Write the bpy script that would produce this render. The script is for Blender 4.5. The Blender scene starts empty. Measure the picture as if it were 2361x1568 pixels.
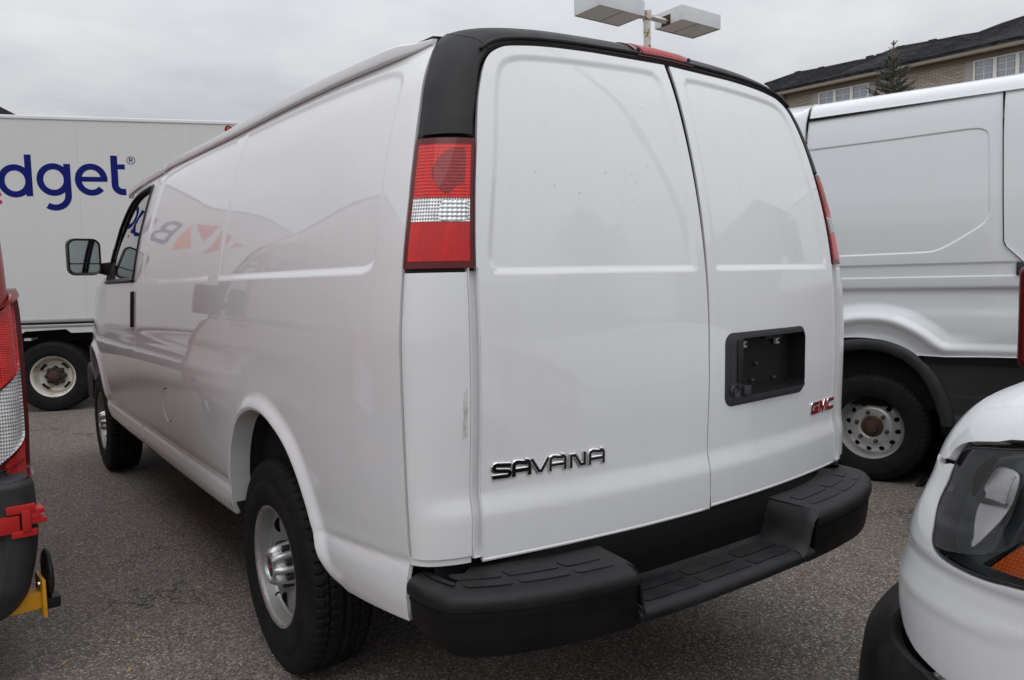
import bpy, bmesh, math, random
import numpy as np
from math import radians as RAD, sin, cos, pi
from mathutils import Vector, Matrix
from mathutils.geometry import delaunay_2d_cdt
S = bpy.context.scene
COL = S.collection
random.seed(7); RNG = np.random.RandomState(7)
# ------------------------------------------------------------------ camera
CAMP = np.array([-1.83139, -1.37112, 1.39255]); YAW, PITCH, ROLL = 0.62601, -0.07696, -0.02297
def cam_axes():
    f = np.array([sin(YAW)*cos(PITCH), cos(YAW)*cos(PITCH), sin(PITCH)])
    r = np.cross(f, [0, 0, 1]); r /= np.linalg.norm(r); u = np.cross(r, f)
    return r*cos(ROLL)+u*sin(ROLL), -r*sin(ROLL)+u*cos(ROLL), f
cd = bpy.data.cameras.new('camera'); cam = bpy.data.objects.new('camera', cd); COL.objects.link(cam)
r_, u_, f_ = cam_axes()
cam.matrix_world = Matrix(((r_[0], u_[0], -f_[0], CAMP[0]), (r_[1], u_[1], -f_[1], CAMP[1]), (r_[2], u_[2], -f_[2], CAMP[2]), (0, 0, 0, 1)))
cd.sensor_width = 36; cd.lens = 36*1775.11/2361; cd.clip_start = 0.05; cd.clip_end = 2000
S.camera = cam
# ------------------------------------------------------------------ world, sun
W = bpy.data.worlds.new('World'); S.world = W; W.use_nodes = True
nt = W.node_tree; nt.nodes.clear()
def N(t, **k):
    n = nt.nodes.new(t)
    for a, b in k.items(): setattr(n, a, b)
    return n
out = N('ShaderNodeOutputWorld'); bg = N('ShaderNodeBackground'); nt.links.new(bg.outputs[0], out.inputs[0])
SUN_EL, SUN_AZ = RAD(55), RAD(215)
sky = N('ShaderNodeTexSky', sky_type='NISHITA', sun_disc=False, sun_elevation=SUN_EL, sun_rotation=SUN_AZ)
sk = N('ShaderNodeHueSaturation'); sk.inputs['Saturation'].default_value = .5; sk.inputs['Value'].default_value = .05
nt.links.new(sky.outputs[0], sk.inputs['Color'])
tc = N('ShaderNodeTexCoord'); sx = N('ShaderNodeSeparateXYZ'); nt.links.new(tc.outputs['Generated'], sx.inputs[0])
# cloud layer projected on a flat ceiling: direction / (z + .12)
ad = N('ShaderNodeMath', operation='ADD'); ad.inputs[1].default_value = .16; nt.links.new(sx.outputs['Z'], ad.inputs[0])
mx = N('ShaderNodeMath', operation='MAXIMUM'); mx.inputs[1].default_value = .02; nt.links.new(ad.outputs[0], mx.inputs[0])
dv = N('ShaderNodeVectorMath', operation='DIVIDE'); nt.links.new(tc.outputs['Generated'], dv.inputs[0])
cb = N('ShaderNodeCombineXYZ'); [nt.links.new(mx.outputs[0], cb.inputs[i]) for i in range(3)]; nt.links.new(cb.outputs[0], dv.inputs[1])
mp = N('ShaderNodeMapping'); mp.inputs['Scale'].default_value = (1.0, 1.2, 0.1); mp.inputs['Rotation'].default_value = (0, 0, .5); nt.links.new(dv.outputs[0], mp.inputs[0])
no = N('ShaderNodeTexNoise'); no.inputs['Scale'].default_value = 1.5; no.inputs['Detail'].default_value = 8; no.inputs['Roughness'].default_value = .58; nt.links.new(mp.outputs[0], no.inputs['Vector'])
rp = N('ShaderNodeValToRGB'); rp.color_ramp.elements[0].position = .32; rp.color_ramp.elements[1].position = .68
rp.color_ramp.elements[0].color = (.50, .515, .56, 1); rp.color_ramp.elements[1].color = (.67, .68, .695, 1)
nt.links.new(no.outputs['Fac'], rp.inputs[0])
# overcast luminance rises towards the zenith
gz = N('ShaderNodeMapRange'); gz.inputs['From Min'].default_value = 0.15; gz.inputs['From Max'].default_value = 1; gz.inputs['To Min'].default_value = .97; gz.inputs['To Max'].default_value = 2.6
nt.links.new(sx.outputs['Z'], gz.inputs['Value'])
ml = N('ShaderNodeVectorMath', operation='SCALE'); nt.links.new(rp.outputs[0], ml.inputs[0]); nt.links.new(gz.outputs[0], ml.inputs['Scale'])
mi = N('ShaderNodeMix', data_type='RGBA'); mi.inputs['Factor'].default_value = .94
nt.links.new(sk.outputs[0], mi.inputs[6]); nt.links.new(ml.outputs[0], mi.inputs[7]); nt.links.new(mi.outputs[2], bg.inputs[0])
bg.inputs[1].default_value = 1.0
sd = bpy.data.lights.new('sun', 'SUN'); sd.energy = 0.5; sd.angle = RAD(40); sd.color = (1, .98, .95)
so = bpy.data.objects.new('sun', sd); COL.objects.link(so)
so.rotation_euler = (RAD(90)-SUN_EL, 0, pi-SUN_AZ)
S.view_settings.view_transform = 'Standard'; S.view_settings.look = 'None'; S.view_settings.exposure = 0.0; S.view_settings.gamma = 1
S.view_settings.use_curve_mapping = False
S.render.engine = 'CYCLES'
S.cycles.max_bounces = 8; S.cycles.transparent_max_bounces = 12
# ------------------------------------------------------------------ helpers
def smooth(a, b, v):
    t = np.clip((np.asarray(v, float)-a)/(b-a), 0, 1); return t*t*(3-2*t)
def pchip(x, y):
    x = np.array(x, float); y = np.array(y, float); h = np.diff(x); d = np.diff(y)/h
    m = np.zeros_like(y)
    for i in range(1, len(x)-1):
        if d[i-1]*d[i] > 0:
            w1 = 2*h[i]+h[i-1]; w2 = h[i]+2*h[i-1]; m[i] = (w1+w2)/(w1/d[i-1]+w2/d[i])
    m[0] = d[0]; m[-1] = d[-1]
    def f(q):
        q = np.asarray(q, float); qc = np.clip(q, x[0], x[-1]); i = np.clip(np.searchsorted(x, qc)-1, 0, len(x)-2)
        t = (qc-x[i])/h[i]
        r = (1+2*t)*(1-t)**2*y[i]+t*(1-t)**2*h[i]*m[i]+t*t*(3-2*t)*y[i+1]+t*t*(t-1)*h[i]*m[i+1]
        return r+np.where(q < x[0], (q-x[0])*m[0], 0)+np.where(q > x[-1], (q-x[-1])*m[-1], 0)
    return f
def crom(P, n=8, closed=False):
    """Catmull-Rom through points"""
    P = np.array(P, float); out = []
    k = len(P)
    rng = range(k if closed else k-1)
    for i in rng:
        p0, p1, p2, p3 = P[(i-1) % k] if (closed or i > 0) else 2*P[0]-P[1], P[i], P[(i+1) % k], P[(i+2) % k] if (closed or i+2 < k) else 2*P[-1]-P[-2]
        for t in np.linspace(0, 1, n, endpoint=False):
            out.append(.5*((2*p1)+(-p0+p2)*t+(2*p0-5*p1+4*p2-p3)*t*t+(-p0+3*p1-3*p2+p3)*t**3))
    if not closed: out.append(P[-1])
    return np.array(out)
def densify(P, step, closed=True):
    P = np.array(P, float); out = []; k = len(P)
    for i in range(k if closed else k-1):
        a, b = P[i], P[(i+1) % k]; n = max(1, int(np.ceil(np.linalg.norm(b-a)/step)))
        for j in range(n): out.append(a+(b-a)*j/n)
    if not closed: out.append(P[-1])
    return np.array(out)
def rrect(x0, x1, y0, y1, r, n=6):
    """rounded rectangle, ccw; r scalar or 4 radii (bl, br, tr, tl)"""
    if not hasattr(r, '__len__'): r = [r]*4
    out = []
    for (cx, cy, a0), rr in zip(((x0+r[0], y0+r[0], pi), (x1-r[1], y0+r[1], 1.5*pi), (x1-r[2], y1-r[2], 0), (x0+r[3], y1-r[3], .5*pi)), r):
        for t in np.linspace(0, pi/2, n): out.append((cx+rr*cos(a0+t), cy+rr*sin(a0+t)))
    return np.array(out)
def circ(cx, cy, rx, ry=None, n=32):
    ry = ry or rx; t = np.linspace(0, 2*pi, n, endpoint=False); return np.stack([cx+rx*np.cos(t), cy+ry*np.sin(t)], -1)
def pip(Q, P):
    x, y = Q[:, 0], Q[:, 1]; ins = np.zeros(len(Q), bool); n = len(P)
    for i in range(n):
        x1, y1 = P[i]; x2, y2 = P[(i+1) % n]
        if y1 == y2: continue
        c = ((y1 > y) != (y2 > y)) & (x < (x2-x1)*(y-y1)/(y2-y1)+x1); ins ^= c
    return ins
def pdist(Q, P, closed=True):
    """distance of points to a polyline"""
    Q = np.asarray(Q, float); d = np.full(len(Q), 1e9); n = len(P)
    for i in range(n if closed else n-1):
        a = P[i]; b = P[(i+1) % n]; ab = b-a; L = ab@ab
        if L < 1e-14: continue
        t = np.clip(((Q-a)@ab)/L, 0, 1); e = Q-a-t[:, None]*ab
        d = np.minimum(d, e[:, 0]**2+e[:, 1]**2)
    return np.sqrt(d)
def sdist(Q, P): return np.where(pip(Q, P), -1, 1)*pdist(Q, P)
def link(o, parent=None):
    COL.objects.link(o)
    if parent is not None: o.parent = parent
    return o
def mesh(name, V, F, mat, parent=None, sm=True, nrm=None, uv=None, auto=None):
    me = bpy.data.meshes.new(name); me.from_pydata([tuple(map(float, v)) for v in V], [], [tuple(map(int, f)) for f in F])
    if sm: me.polygons.foreach_set('use_smooth', [True]*len(me.polygons))
    if uv is not None:
        l = me.uv_layers.new(name='UVMap'); idx = np.zeros(len(me.loops), int); me.loops.foreach_get('vertex_index', idx)
        l.data.foreach_set('uv', np.asarray(uv, float)[idx].ravel())
    me.update()
    if nrm is not None: me.normals_split_custom_set_from_vertices([tuple(n) for n in nrm])
    elif auto is not None:
        me.set_sharp_from_angle(angle=RAD(auto))
    if mat: me.materials.append(mat)
    o = bpy.data.objects.new(name, me); return link(o, parent)
def deriv_normals(f, u, v, flip, e=4e-4):
    du = (f(u+e, v)-f(u-e, v)); dv_ = (f(u, v+e)-f(u, v-e)); n = np.cross(du, dv_); n /= np.maximum(np.linalg.norm(n, axis=1), 1e-12)[:, None]
    return -n if flip else n
def ring_pts(P, offs, closed, step=.016):
    P = densify(P, step, closed); n = len(P)
    if closed: t = np.roll(P, -1, 0)-np.roll(P, 1, 0)
    else: t = np.gradient(P, axis=0)
    t = t/np.maximum(np.linalg.norm(t, axis=1), 1e-9)[:, None]; nr = np.stack([-t[:, 1], t[:, 0]], -1)
    if closed and np.sum(P[:, 0]*np.roll(P[:, 1], -1)-np.roll(P[:, 0], -1)*P[:, 1]) > 0: nr = -nr   # negative offsets lie inside
    return [(P+nr*o, abs(o)) for o in offs]
def panel(name, outline, f, us, vs, mat, parent=None, holes=(), hem=.012, flip=False, holehem=None, feats=()):
    outline = np.array(outline, float)
    us = np.asarray(us, float); vs = np.asarray(vs, float)
    U, Vv = np.meshgrid(us, vs); Q = np.stack([U.ravel(), Vv.ravel()], -1)
    gu = np.gradient(us) if len(us) > 1 else np.array([.05]); gv = np.gradient(vs) if len(vs) > 1 else np.array([.05]); G = np.minimum(*np.meshgrid(gu, gv)).ravel()
    ok = pip(Q, outline)
    for h in holes: ok &= ~pip(Q, np.array(h))
    Q = Q[ok]; G = G[ok]
    d = pdist(Q, outline)
    for h in holes: d = np.minimum(d, pdist(Q, np.array(h)))
    Q = Q[d > .45*G]
    for P_, offs, cl in feats:
        mo = max(abs(o) for o in offs); Q = Q[pdist(Q, P_, cl) > mo+.003]; ex = []
        for R_, o in ring_pts(P_, offs, cl):
            dd = pdist(R_, P_, cl); R_ = R_[dd > o*.93-1e-6]; R_ = R_[pip(R_, outline)]
            for h in holes: R_ = R_[~pip(R_, np.array(h))]
            dd = pdist(R_, outline) if len(R_) else np.zeros(0)
            for h in holes: dd = np.minimum(dd, pdist(R_, np.array(h)))
            ex.append(R_[dd > .0035])
        Q = np.concatenate([Q]+ex)
    loops = [outline]+[np.array(h, float) for h in holes]; L = np.concatenate(loops); edges = []; k = 0
    for l in loops:
        n = len(l); edges += [(k+i, k+(i+1) % n) for i in range(n)]; k += n
    pts = np.concatenate([L, Q])
    vo, eo, fo, ov, oe, of = delaunay_2d_cdt([Vector(p) for p in pts], edges, [], 0, 1e-6)
    P = np.array([(v.x, v.y) for v in vo]); F = np.array([t for t in fo if len(t) == 3])
    c = P[F].mean(1); keep = pip(c, outline)
    for h in holes: keep &= ~pip(c, np.array(h))
    F = F[keep]
    a = P[F]; ar = (a[:, 1, 0]-a[:, 0, 0])*(a[:, 2, 1]-a[:, 0, 1])-(a[:, 1, 1]-a[:, 0, 1])*(a[:, 2, 0]-a[:, 0, 0])
    F = F[np.abs(ar) > 1e-10]; ar = ar[np.abs(ar) > 1e-10]
    want = -1 if flip else 1
    F = np.where((ar*want > 0)[:, None], F, F[:, ::-1])
    V3 = f(P[:, 0], P[:, 1]); NN = deriv_normals(f, P[:, 0], P[:, 1], flip)
    V = list(V3); Nn = list(NN); F = [tuple(t) for t in F]; UV = list(P)
    if hem:
        hh = [hem]+[(holehem if holehem is not None else hem)]*len(holes)
        for l, hm in zip(loops, hh):
            if not hm: continue
            n = len(l); B = f(l[:, 0], l[:, 1]); nb = deriv_normals(f, l[:, 0], l[:, 1], flip); E_ = B-nb*hm
            tg = np.roll(B, -1, 0)-np.roll(B, 1, 0); lat = np.cross(tg, nb); lat /= np.maximum(np.linalg.norm(lat, axis=1), 1e-9)[:, None]
            A = .5*sum(l[i, 0]*l[(i+1) % n, 1]-l[(i+1) % n, 0]*l[i, 1] for i in range(n))
            s = 1 if l is loops[0] else -1
            if (A > 0) == flip: s = -s
            lat = lat*s
            k0 = len(V); V += list(B); V += list(E_); Nn += list(lat)*2; UV += list(l)*2
            for i in range(n):
                j = (i+1) % n; q = (k0+i, k0+j, k0+n+j, k0+n+i)
                e1 = V[q[1]]-V[q[0]]; e2 = V[q[3]]-V[q[0]]
                if np.dot(np.cross(e1, e2), lat[i]) < 0: q = q[::-1]
                F.append(q)
    return mesh(name, V, F, mat, parent, True, Nn, UV)
def gsurf(name, f, us, vs, mat, parent=None, flip=False, hem=0, closeu=False):
    """regular grid over f(u,v)"""
    us = np.asarray(us, float); vs = np.asarray(vs, float); nu, nv = len(us), len(vs)
    U, Vv = np.meshgrid(us, vs, indexing='ij'); u = U.ravel(); v = Vv.ravel()
    V = f(u, v); Nn = deriv_normals(f, u, v, flip); F = []
    for i in range(nu-1):
        for j in range(nv-1):
            q = (i*nv+j, (i+1)*nv+j, (i+1)*nv+j+1, i*nv+j+1); F.append(q[::-1] if flip else q)
    V = list(V); Nn = list(Nn); UV = list(np.stack([u, v], -1))
    if hem:
        loop = [i*nv for i in range(nu)]+[(nu-1)*nv+j for j in range(1, nv)]+[i*nv+nv-1 for i in range(nu-2, -1, -1)]+[j for j in range(nv-2, 0, -1)]
        B = np.array([V[i] for i in loop]); nb = np.array([Nn[i] for i in loop]); n = len(loop)
        tg = np.roll(B, -1, 0)-np.roll(B, 1, 0); lat = np.cross(tg, nb); lat /= np.maximum(np.linalg.norm(lat, axis=1), 1e-9)[:, None]
        if flip: lat = -lat
        k0 = len(V); V += list(B); V += list(B-nb*hem); Nn += list(lat)*2; UV += [UV[i] for i in loop]*2
        for i in range(n):
            j = (i+1) % n; q = (k0+i, k0+j, k0+n+j, k0+n+i)
            if np.dot(np.cross(V[q[1]]-V[q[0]], V[q[3]]-V[q[0]]), lat[i]) < 0: q = q[::-1]
            F.append(q)
    return mesh(name, V, F, mat, parent, True, Nn, UV)
class MB:
    def __init__(s): s.V = []; s.F = []
    def add(s, V, F): k = len(s.V); s.V += [tuple(v) for v in V]; s.F += [tuple(k+i for i in f) for f in F]
    def box(s, x0, x1, y0, y1, z0, z1):
        s.add([(x, y, z) for x in (x0, x1) for y in (y0, y1) for z in (z0, z1)], [(0, 1, 3, 2), (4, 6, 7, 5), (0, 4, 5, 1), (2, 3, 7, 6), (0, 2, 6, 4), (1, 5, 7, 3)]); return s
    def tube(s, P, r, n=10, cap=True):
        P = [Vector(p) for p in P]; V = []; F = []; up = None
        rr = r if hasattr(r, '__len__') else [r]*len(P)
        for i, p in enumerate(P):
            t = ((P[i+1] if i+1 < len(P) else p)-(P[i-1] if i else p)).normalized()
            if up is None: up = Vector((0, 0, 1)) if abs(t.z) < .9 else Vector((1, 0, 0))
            a = t.cross(up).normalized(); up = a.cross(t)
            for k in range(n): w = 2*pi*k/n; V.append(p+(a*cos(w)+up*sin(w))*rr[i])
        for i in range(len(P)-1):
            for k in range(n): F.append((i*n+k, i*n+(k+1) % n, (i+1)*n+(k+1) % n, (i+1)*n+k))
        if cap: F.append(tuple(range(n))[::-1]); F.append(tuple((len(P)-1)*n+k for k in range(n)))
        s.add(V, F); return s
    def lathe(s, prof, axis, c=(0, 0, 0), n=48, fn=None, a0=0, a1=2*pi):
        """prof: (r, d); axis 'x' -> d along -x"""
        full = abs(a1-a0-2*pi) < 1e-6; m = n if full else n+1; V = []; F = []
        for i in range(m):
            w = a0+(a1-a0)*i/n
            for j, (r, d) in enumerate(prof):
                if fn: r, d = fn(r, d, w, j)
                if axis == 'x': V.append((c[0]-d, c[1]+r*cos(w), c[2]+r*sin(w)))
                elif axis == 'y': V.append((c[0]+r*cos(w), c[1]-d, c[2]+r*sin(w)))
                else: V.append((c[0]+r*cos(w), c[1]+r*sin(w), c[2]+d))
        k = len(prof)
        for i in range(n):
            for j in range(k-1):
                a = i*k+j; b = ((i+1) % m)*k+j; F.append((a, b, b+1, a+1))
        s.add(V, F); return s
    def prism(s, poly, M, h0, h1):
        """poly 2D, M(x,y,h)->3D"""
        n = len(poly); V = [M(x, y, h) for h in (h0, h1) for x, y in poly]
        F = [tuple(range(n)), tuple(range(2*n-1, n-1, -1))]+[(i, n+i, n+(i+1) % n, (i+1) % n) for i in range(n)]
        s.add(V, F); return s
    def ribbon(s, pts, w, h, M, top=.72, closed=False):
        P = np.array(pts, float); n = len(P); V = []; F = []
        for i in range(n):
            a = P[(i-1) % n] if (closed or i) else None; b = P[(i+1) % n] if (closed or i+1 < n) else None
            ds = []
            if a is not None and np.linalg.norm(P[i]-a) > 1e-9: ds.append((P[i]-a)/np.linalg.norm(P[i]-a))
            if b is not None and np.linalg.norm(b-P[i]) > 1e-9: ds.append((b-P[i])/np.linalg.norm(b-P[i]))
            t = sum(ds); t = t/max(np.linalg.norm(t), 1e-9); nn = np.array([-t[1], t[0]]); k = 1/max(.5, abs(t@ds[0]))
            for o, hh in ((-.5, 0), (-.5, .62), (-.5*top, 1), (.5*top, 1), (.5, .62), (.5, 0)):
                q = P[i]+nn*w*o*k; V.append(M(q[0], q[1], hh*h))
        for i in range(n if closed else n-1):
            j = (i+1) % n
            for k in range(6): F.append((i*6+k, j*6+k, j*6+(k+1) % 6, i*6+(k+1) % 6))
        if not closed: F.append(tuple(range(6))); F.append(tuple((n-1)*6+k for k in range(5, -1, -1)))
        s.add(V, F); return s
    def build(s, name, mat, parent=None, sm=False, auto=None, bev=0, seg=2, fixn=True):
        me = bpy.data.meshes.new(name); me.from_pydata(s.V, [], s.F)
        if fixn or bev:
            bm = bmesh.new(); bm.from_mesh(me)
            if fixn: bmesh.ops.recalc_face_normals(bm, faces=bm.faces)
            if bev:
                es = [e for e in bm.edges if len(e.link_faces) == 2 and e.calc_face_angle(0) > .5]
                bmesh.ops.bevel(bm, geom=es, offset=bev, segments=seg, profile=.6, affect='EDGES', clamp_overlap=True)
            bm.to_mesh(me); bm.free()
        if sm or auto or bev:
            me.polygons.foreach_set('use_smooth', [True]*len(me.polygons)); me.update()
            if auto or bev: me.set_sharp_from_angle(angle=RAD(auto or 40))
        me.materials.append(mat); return link(bpy.data.objects.new(name, me), parent)
def thing(name, label, cat, loc=(0, 0, 0), rz=0, group=None):
    o = bpy.data.objects.new(name, None); link(o); o.location = loc; o.rotation_euler = (0, 0, rz); o.empty_display_size = .2
    o['label'] = label; o['category'] = cat
    if group: o['group'] = group
    return o
def tag(o, label, cat, group=None):
    o['label'] = label; o['category'] = cat
    if group: o['group'] = group
    return o
def mirror_copy(o, parent):
    c = o.copy(); link(c, parent); c.scale = (-1, 1, 1)
    for ch in o.children:
        d = ch.copy(); link(d, c)
    return c
# ------------------------------------------------------------------ materials
def mat(name, col=(.5, .5, .5), rough=.5, metal=0, coat=0, coatr=.03, spec=.5, build=None, trans=0, ior=1.45):
    m = bpy.data.materials.new(name); m.use_nodes = True; t = m.node_tree; b = t.nodes['Principled BSDF']
    b.inputs['Base Color'].default_value = (*col, 1); b.inputs['Roughness'].default_value = rough; b.inputs['Metallic'].default_value = metal
    b.inputs['Coat Weight'].default_value = coat; b.inputs['Coat Roughness'].default_value = coatr; b.inputs['Specular IOR Level'].default_value = spec
    b.inputs['Transmission Weight'].default_value = trans; b.inputs['IOR'].default_value = ior
    if build: build(t, b)
    return m
def nn(t, typ, inp=None, **k):
    n = t.nodes.new(typ)
    for a, v in k.items(): setattr(n, a, v)
    for a, v in (inp or {}).items():
        if isinstance(v, bpy.types.NodeSocket): t.links.new(v, n.inputs[a])
        else: n.inputs[a].default_value = v
    return n
def coords(t, kind='Object', scale=(1, 1, 1), rot=(0, 0, 0), loc=(0, 0, 0)):
    c = nn(t, 'ShaderNodeTexCoord'); m = nn(t, 'ShaderNodeMapping', {0: c.outputs[kind]}); m.inputs['Scale'].default_value = scale; m.inputs['Rotation'].default_value = rot; m.inputs['Location'].default_value = loc
    return m.outputs[0]
def noise(t, v, scale, detail=4, rough=.6, dist=0): return nn(t, 'ShaderNodeTexNoise', {'Vector': v, 'Scale': scale, 'Detail': detail, 'Roughness': rough, 'Distortion': dist})
def ramp(t, f, stops, interp='LINEAR'):
    r = nn(t, 'ShaderNodeValToRGB', {0: f}); e = r.color_ramp.elements; r.color_ramp.interpolation = interp
    while len(e) < len(stops): e.new(.5)
    for x, (p, c) in zip(e, stops): x.position = p; x.color = (*c, 1) if hasattr(c, '__len__') else (c, c, c, 1)
    return r.outputs[0]
def mixc(t, f, a, b, mode='MIX'):
    m = nn(t, 'ShaderNodeMix', data_type='RGBA', blend_type=mode)
    for i, v in ((0, f), (6, a), (7, b)):
        if isinstance(v, bpy.types.NodeSocket): t.links.new(v, m.inputs[i])
        elif i and hasattr(v, '__len__'): m.inputs[i].default_value = (*v, 1)
        elif i: m.inputs[i].default_value = (v, v, v, 1)
        else: m.inputs[i].default_value = v
    return m.outputs[2]
def bump(t, b, h, strength, dist=.002):
    n = nn(t, 'ShaderNodeBump', {'Height': h, 'Strength': strength, 'Distance': dist}); t.links.new(n.outputs[0], b.inputs['Normal']); return n
def mul(t, a, b, op='MULTIPLY'):
    m = nn(t, 'ShaderNodeMath', operation=op)
    for i, v in ((0, a), (1, b)):
        if isinstance(v, bpy.types.NodeSocket): t.links.new(v, m.inputs[i])
        else: m.inputs[i].default_value = v
    return m.outputs[0]
def paint_nodes(base, dirt=.5, low=.9):
    def f(t, b):
        v = coords(t)
        n1 = noise(t, v, 1.3, 5, .6); n2 = noise(t, v, 46, 3, .7)
        sp = nn(t, 'ShaderNodeTexVoronoi', {'Vector': v, 'Scale': 21.0}); chip = ramp(t, sp.outputs['Distance'], [(0, 1), (.022, 1), (.032, 0)])
        pick = ramp(t, sp.outputs['Color'], [(0, 0), (.86, 0), (.88, 1)]); chip = mul(t, chip, pick)
        st = noise(t, coords(t, scale=(9, 9, .7)), 3.0, 4, .6)
        c = mixc(t, mul(t, ramp(t, n1.outputs[0], [(.35, 0), (.75, 1)]), .10*dirt), base, (.42, .39, .35))
        c = mixc(t, mul(t, ramp(t, st.outputs[0], [(.52, 0), (.8, 1)]), .16*dirt), c, (.45, .42, .38))
        # road film that builds up towards the ground
        z = nn(t, 'ShaderNodeSeparateXYZ', {0: v}); zf = nn(t, 'ShaderNodeMapRange', {'Value': z.outputs['Z'], 'From Min': low, 'From Max': .45, 'To Min': 0, 'To Max': .22*dirt})
        film = mul(t, zf.outputs[0], ramp(t, noise(t, v, 7, 6, .7).outputs[0], [(.3, .35), (.7, 1)]))
        c = mixc(t, film, c, (.36, .33, .30))
        c = mixc(t, mul(t, chip, .85), c, (.12, .11, .10))
        t.links.new(c, b.inputs['Base Color'])
        cr = nn(t, 'ShaderNodeMapRange', {'Value': n2.outputs[0], 'From Min': .3, 'From Max': .8, 'To Min': .004, 'To Max': .018}); t.links.new(cr.outputs[0], b.inputs['Coat Roughness'])
        op = noise(t, v, 420, 2, .5); bn = nn(t, 'ShaderNodeBump', {'Height': op.outputs[0], 'Strength': .004, 'Distance': .001}); t.links.new(bn.outputs[0], b.inputs['Coat Normal'])
    return f
M = {}
M['white'] = mat('white_car_paint', (.74, .745, .75), .42, coat=1, coatr=.02, spec=.4, build=paint_nodes((.74, .745, .75)))
M['white2'] = mat('white_van_paint', (.77, .785, .80), .42, coat=1, coatr=.02, spec=.4, build=paint_nodes((.77, .785, .80), .25))
M['red'] = mat('red_van_paint', (.24, .010, .012), .4, coat=1, coatr=.02, build=paint_nodes((.24, .010, .012), .3))
M['maroon'] = mat('dark_red_paint', (.07, .006, .012), .35, coat=1, coatr=.03)
def plastic_nodes(base, wear=(.10, .10, .10), amt=.6, bscale=900, bs=.35):
    def f(t, b):
        v = coords(t); n1 = noise(t, v, 6, 6, .65); n2 = noise(t, v, bscale, 2, .5)
        sc = noise(t, coords(t, scale=(3, 22, 22)), 6, 4, .7)
        c = mixc(t, mul(t, ramp(t, n1.outputs[0], [(.42, 0), (.72, 1)]), amt), base, wear)
        c = mixc(t, mul(t, ramp(t, sc.outputs[0], [(.6, 0), (.72, 1)]), amt*.5), c, wear)
        t.links.new(c, b.inputs['Base Color'])
        r = nn(t, 'ShaderNodeMapRange', {'Value': n1.outputs[0], 'From Min': .3, 'From Max': .7, 'To Min': .42, 'To Max': .62}); t.links.new(r.outputs[0], b.inputs['Roughness'])
        bump(t, b, n2.outputs[0], bs, .0006)
    return f
M['trim'] = mat('black_textured_trim', (.018, .018, .019), .5, spec=.38, build=plastic_nodes((.011, .011, .012), (.02, .02, .021), .5, bs=.2))
M['bumper'] = mat('worn_black_bumper_plastic', (.02, .02, .02), .5, spec=.35, build=plastic_nodes((.009, .0093, .010), (.034, .034, .034), .6))
M['fascia'] = mat('black_fascia_plastic', (.012, .012, .013), .5, spec=.25, build=plastic_nodes((.005, .005, .0052), (.014, .0137, .0132), .6))
M['grey_plastic'] = mat('dark_grey_plastic', (.03, .031, .033), .5, build=plastic_nodes((.028, .029, .031), (.05, .05, .05), .4))
M['seal'] = mat('black_rubber_seal', (.008, .008, .008), .45)
M['dark'] = mat('dark_interior', (.006, .006, .006), .9)
M['under'] = mat('dirty_underbody', (.02, .018, .016), .9)
def tyre_nodes(t, b):
    v = coords(t); n = noise(t, v, 11, 6, .7); c = ramp(t, n.outputs[0], [(.35, (.007, .007, .007)), (.62, (.013, .0128, .0125)), (.8, (.034, .032, .030))]); t.links.new(c, b.inputs['Base Color'])
    bump(t, b, noise(t, v, 260, 3, .6).outputs[0], .35, .001)
M['tyre'] = mat('tyre_rubber', (.02, .02, .02), .75, spec=.25, build=tyre_nodes)
def steel_nodes(base, rust=.5):
    def f(t, b):
        v = coords(t); n = noise(t, v, 16, 7, .72); n2 = noise(t, v, 60, 4, .7)
        fac = mul(t, ramp(t, n2.outputs[0], [(.66, 0), (.78, .6)]), mul(t, ramp(t, n.outputs[0], [(.58, 0), (.70, 1)]), rust))
        x = nn(t, 'ShaderNodeSeparateXYZ', {0: coords(t)})
        rr = mul(t, mul(t, x.outputs['Y'], x.outputs['Y']), mul(t, x.outputs['Z'], x.outputs['Z']), 'ADD'); rad = nn(t, 'ShaderNodeMath', {0: rr}, operation='SQRT').outputs[0]
        ring = nn(t, 'ShaderNodeMapRange', {'Value': rad, 'From Min': .200, 'From Max': .212, 'To Min': 0, 'To Max': 1}); ringn = mul(t, ring.outputs[0], ramp(t, noise(t, v, 30, 4, .7).outputs[0], [(.34, 0), (.55, .9)]))
        fac = mul(t, fac, mul(t, ringn, rust), 'MAXIMUM')
        g = mixc(t, ramp(t, noise(t, v, 5, 5, .6).outputs[0], [(.45, 0), (.8, .5)]), base, tuple(.6*q for q in base))
        c = mixc(t, fac, g, (.13, .062, .028)); t.links.new(c, b.inputs['Base Color'])
        m = nn(t, 'ShaderNodeMath', {0: 1.0, 1: fac}, operation='SUBTRACT'); t.links.new(mul(t, m.outputs[0], .55), b.inputs['Metallic'])
        t.links.new(nn(t, 'ShaderNodeMapRange', {'Value': fac, 'To Min': .36, 'To Max': .8}).outputs[0], b.inputs['Roughness'])
        bump(t, b, n2.outputs[0], .15, .001)
    return f
M['rim'] = mat('silver_painted_steel', (.42, .42, .42), .4, build=steel_nodes((.36, .36, .362), .8))
M['rim2'] = mat('grey_painted_steel', (.34, .34, .34), .45, build=steel_nodes((.62, .62, .615), .25))
def wr(t, b):
    v = coords(t); n = noise(t, v, 9, 7, .7); c = ramp(t, n.outputs[0], [(.45, (.72, .70, .64)), (.58, (.62, .58, .50)), (.66, (.34, .21, .10)), (.72, (.20, .10, .05))]); t.links.new(c, b.inputs['Base Color'])
M['rim_white'] = mat('rusty_white_steel', (.6, .58, .5), .6, build=wr)
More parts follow.
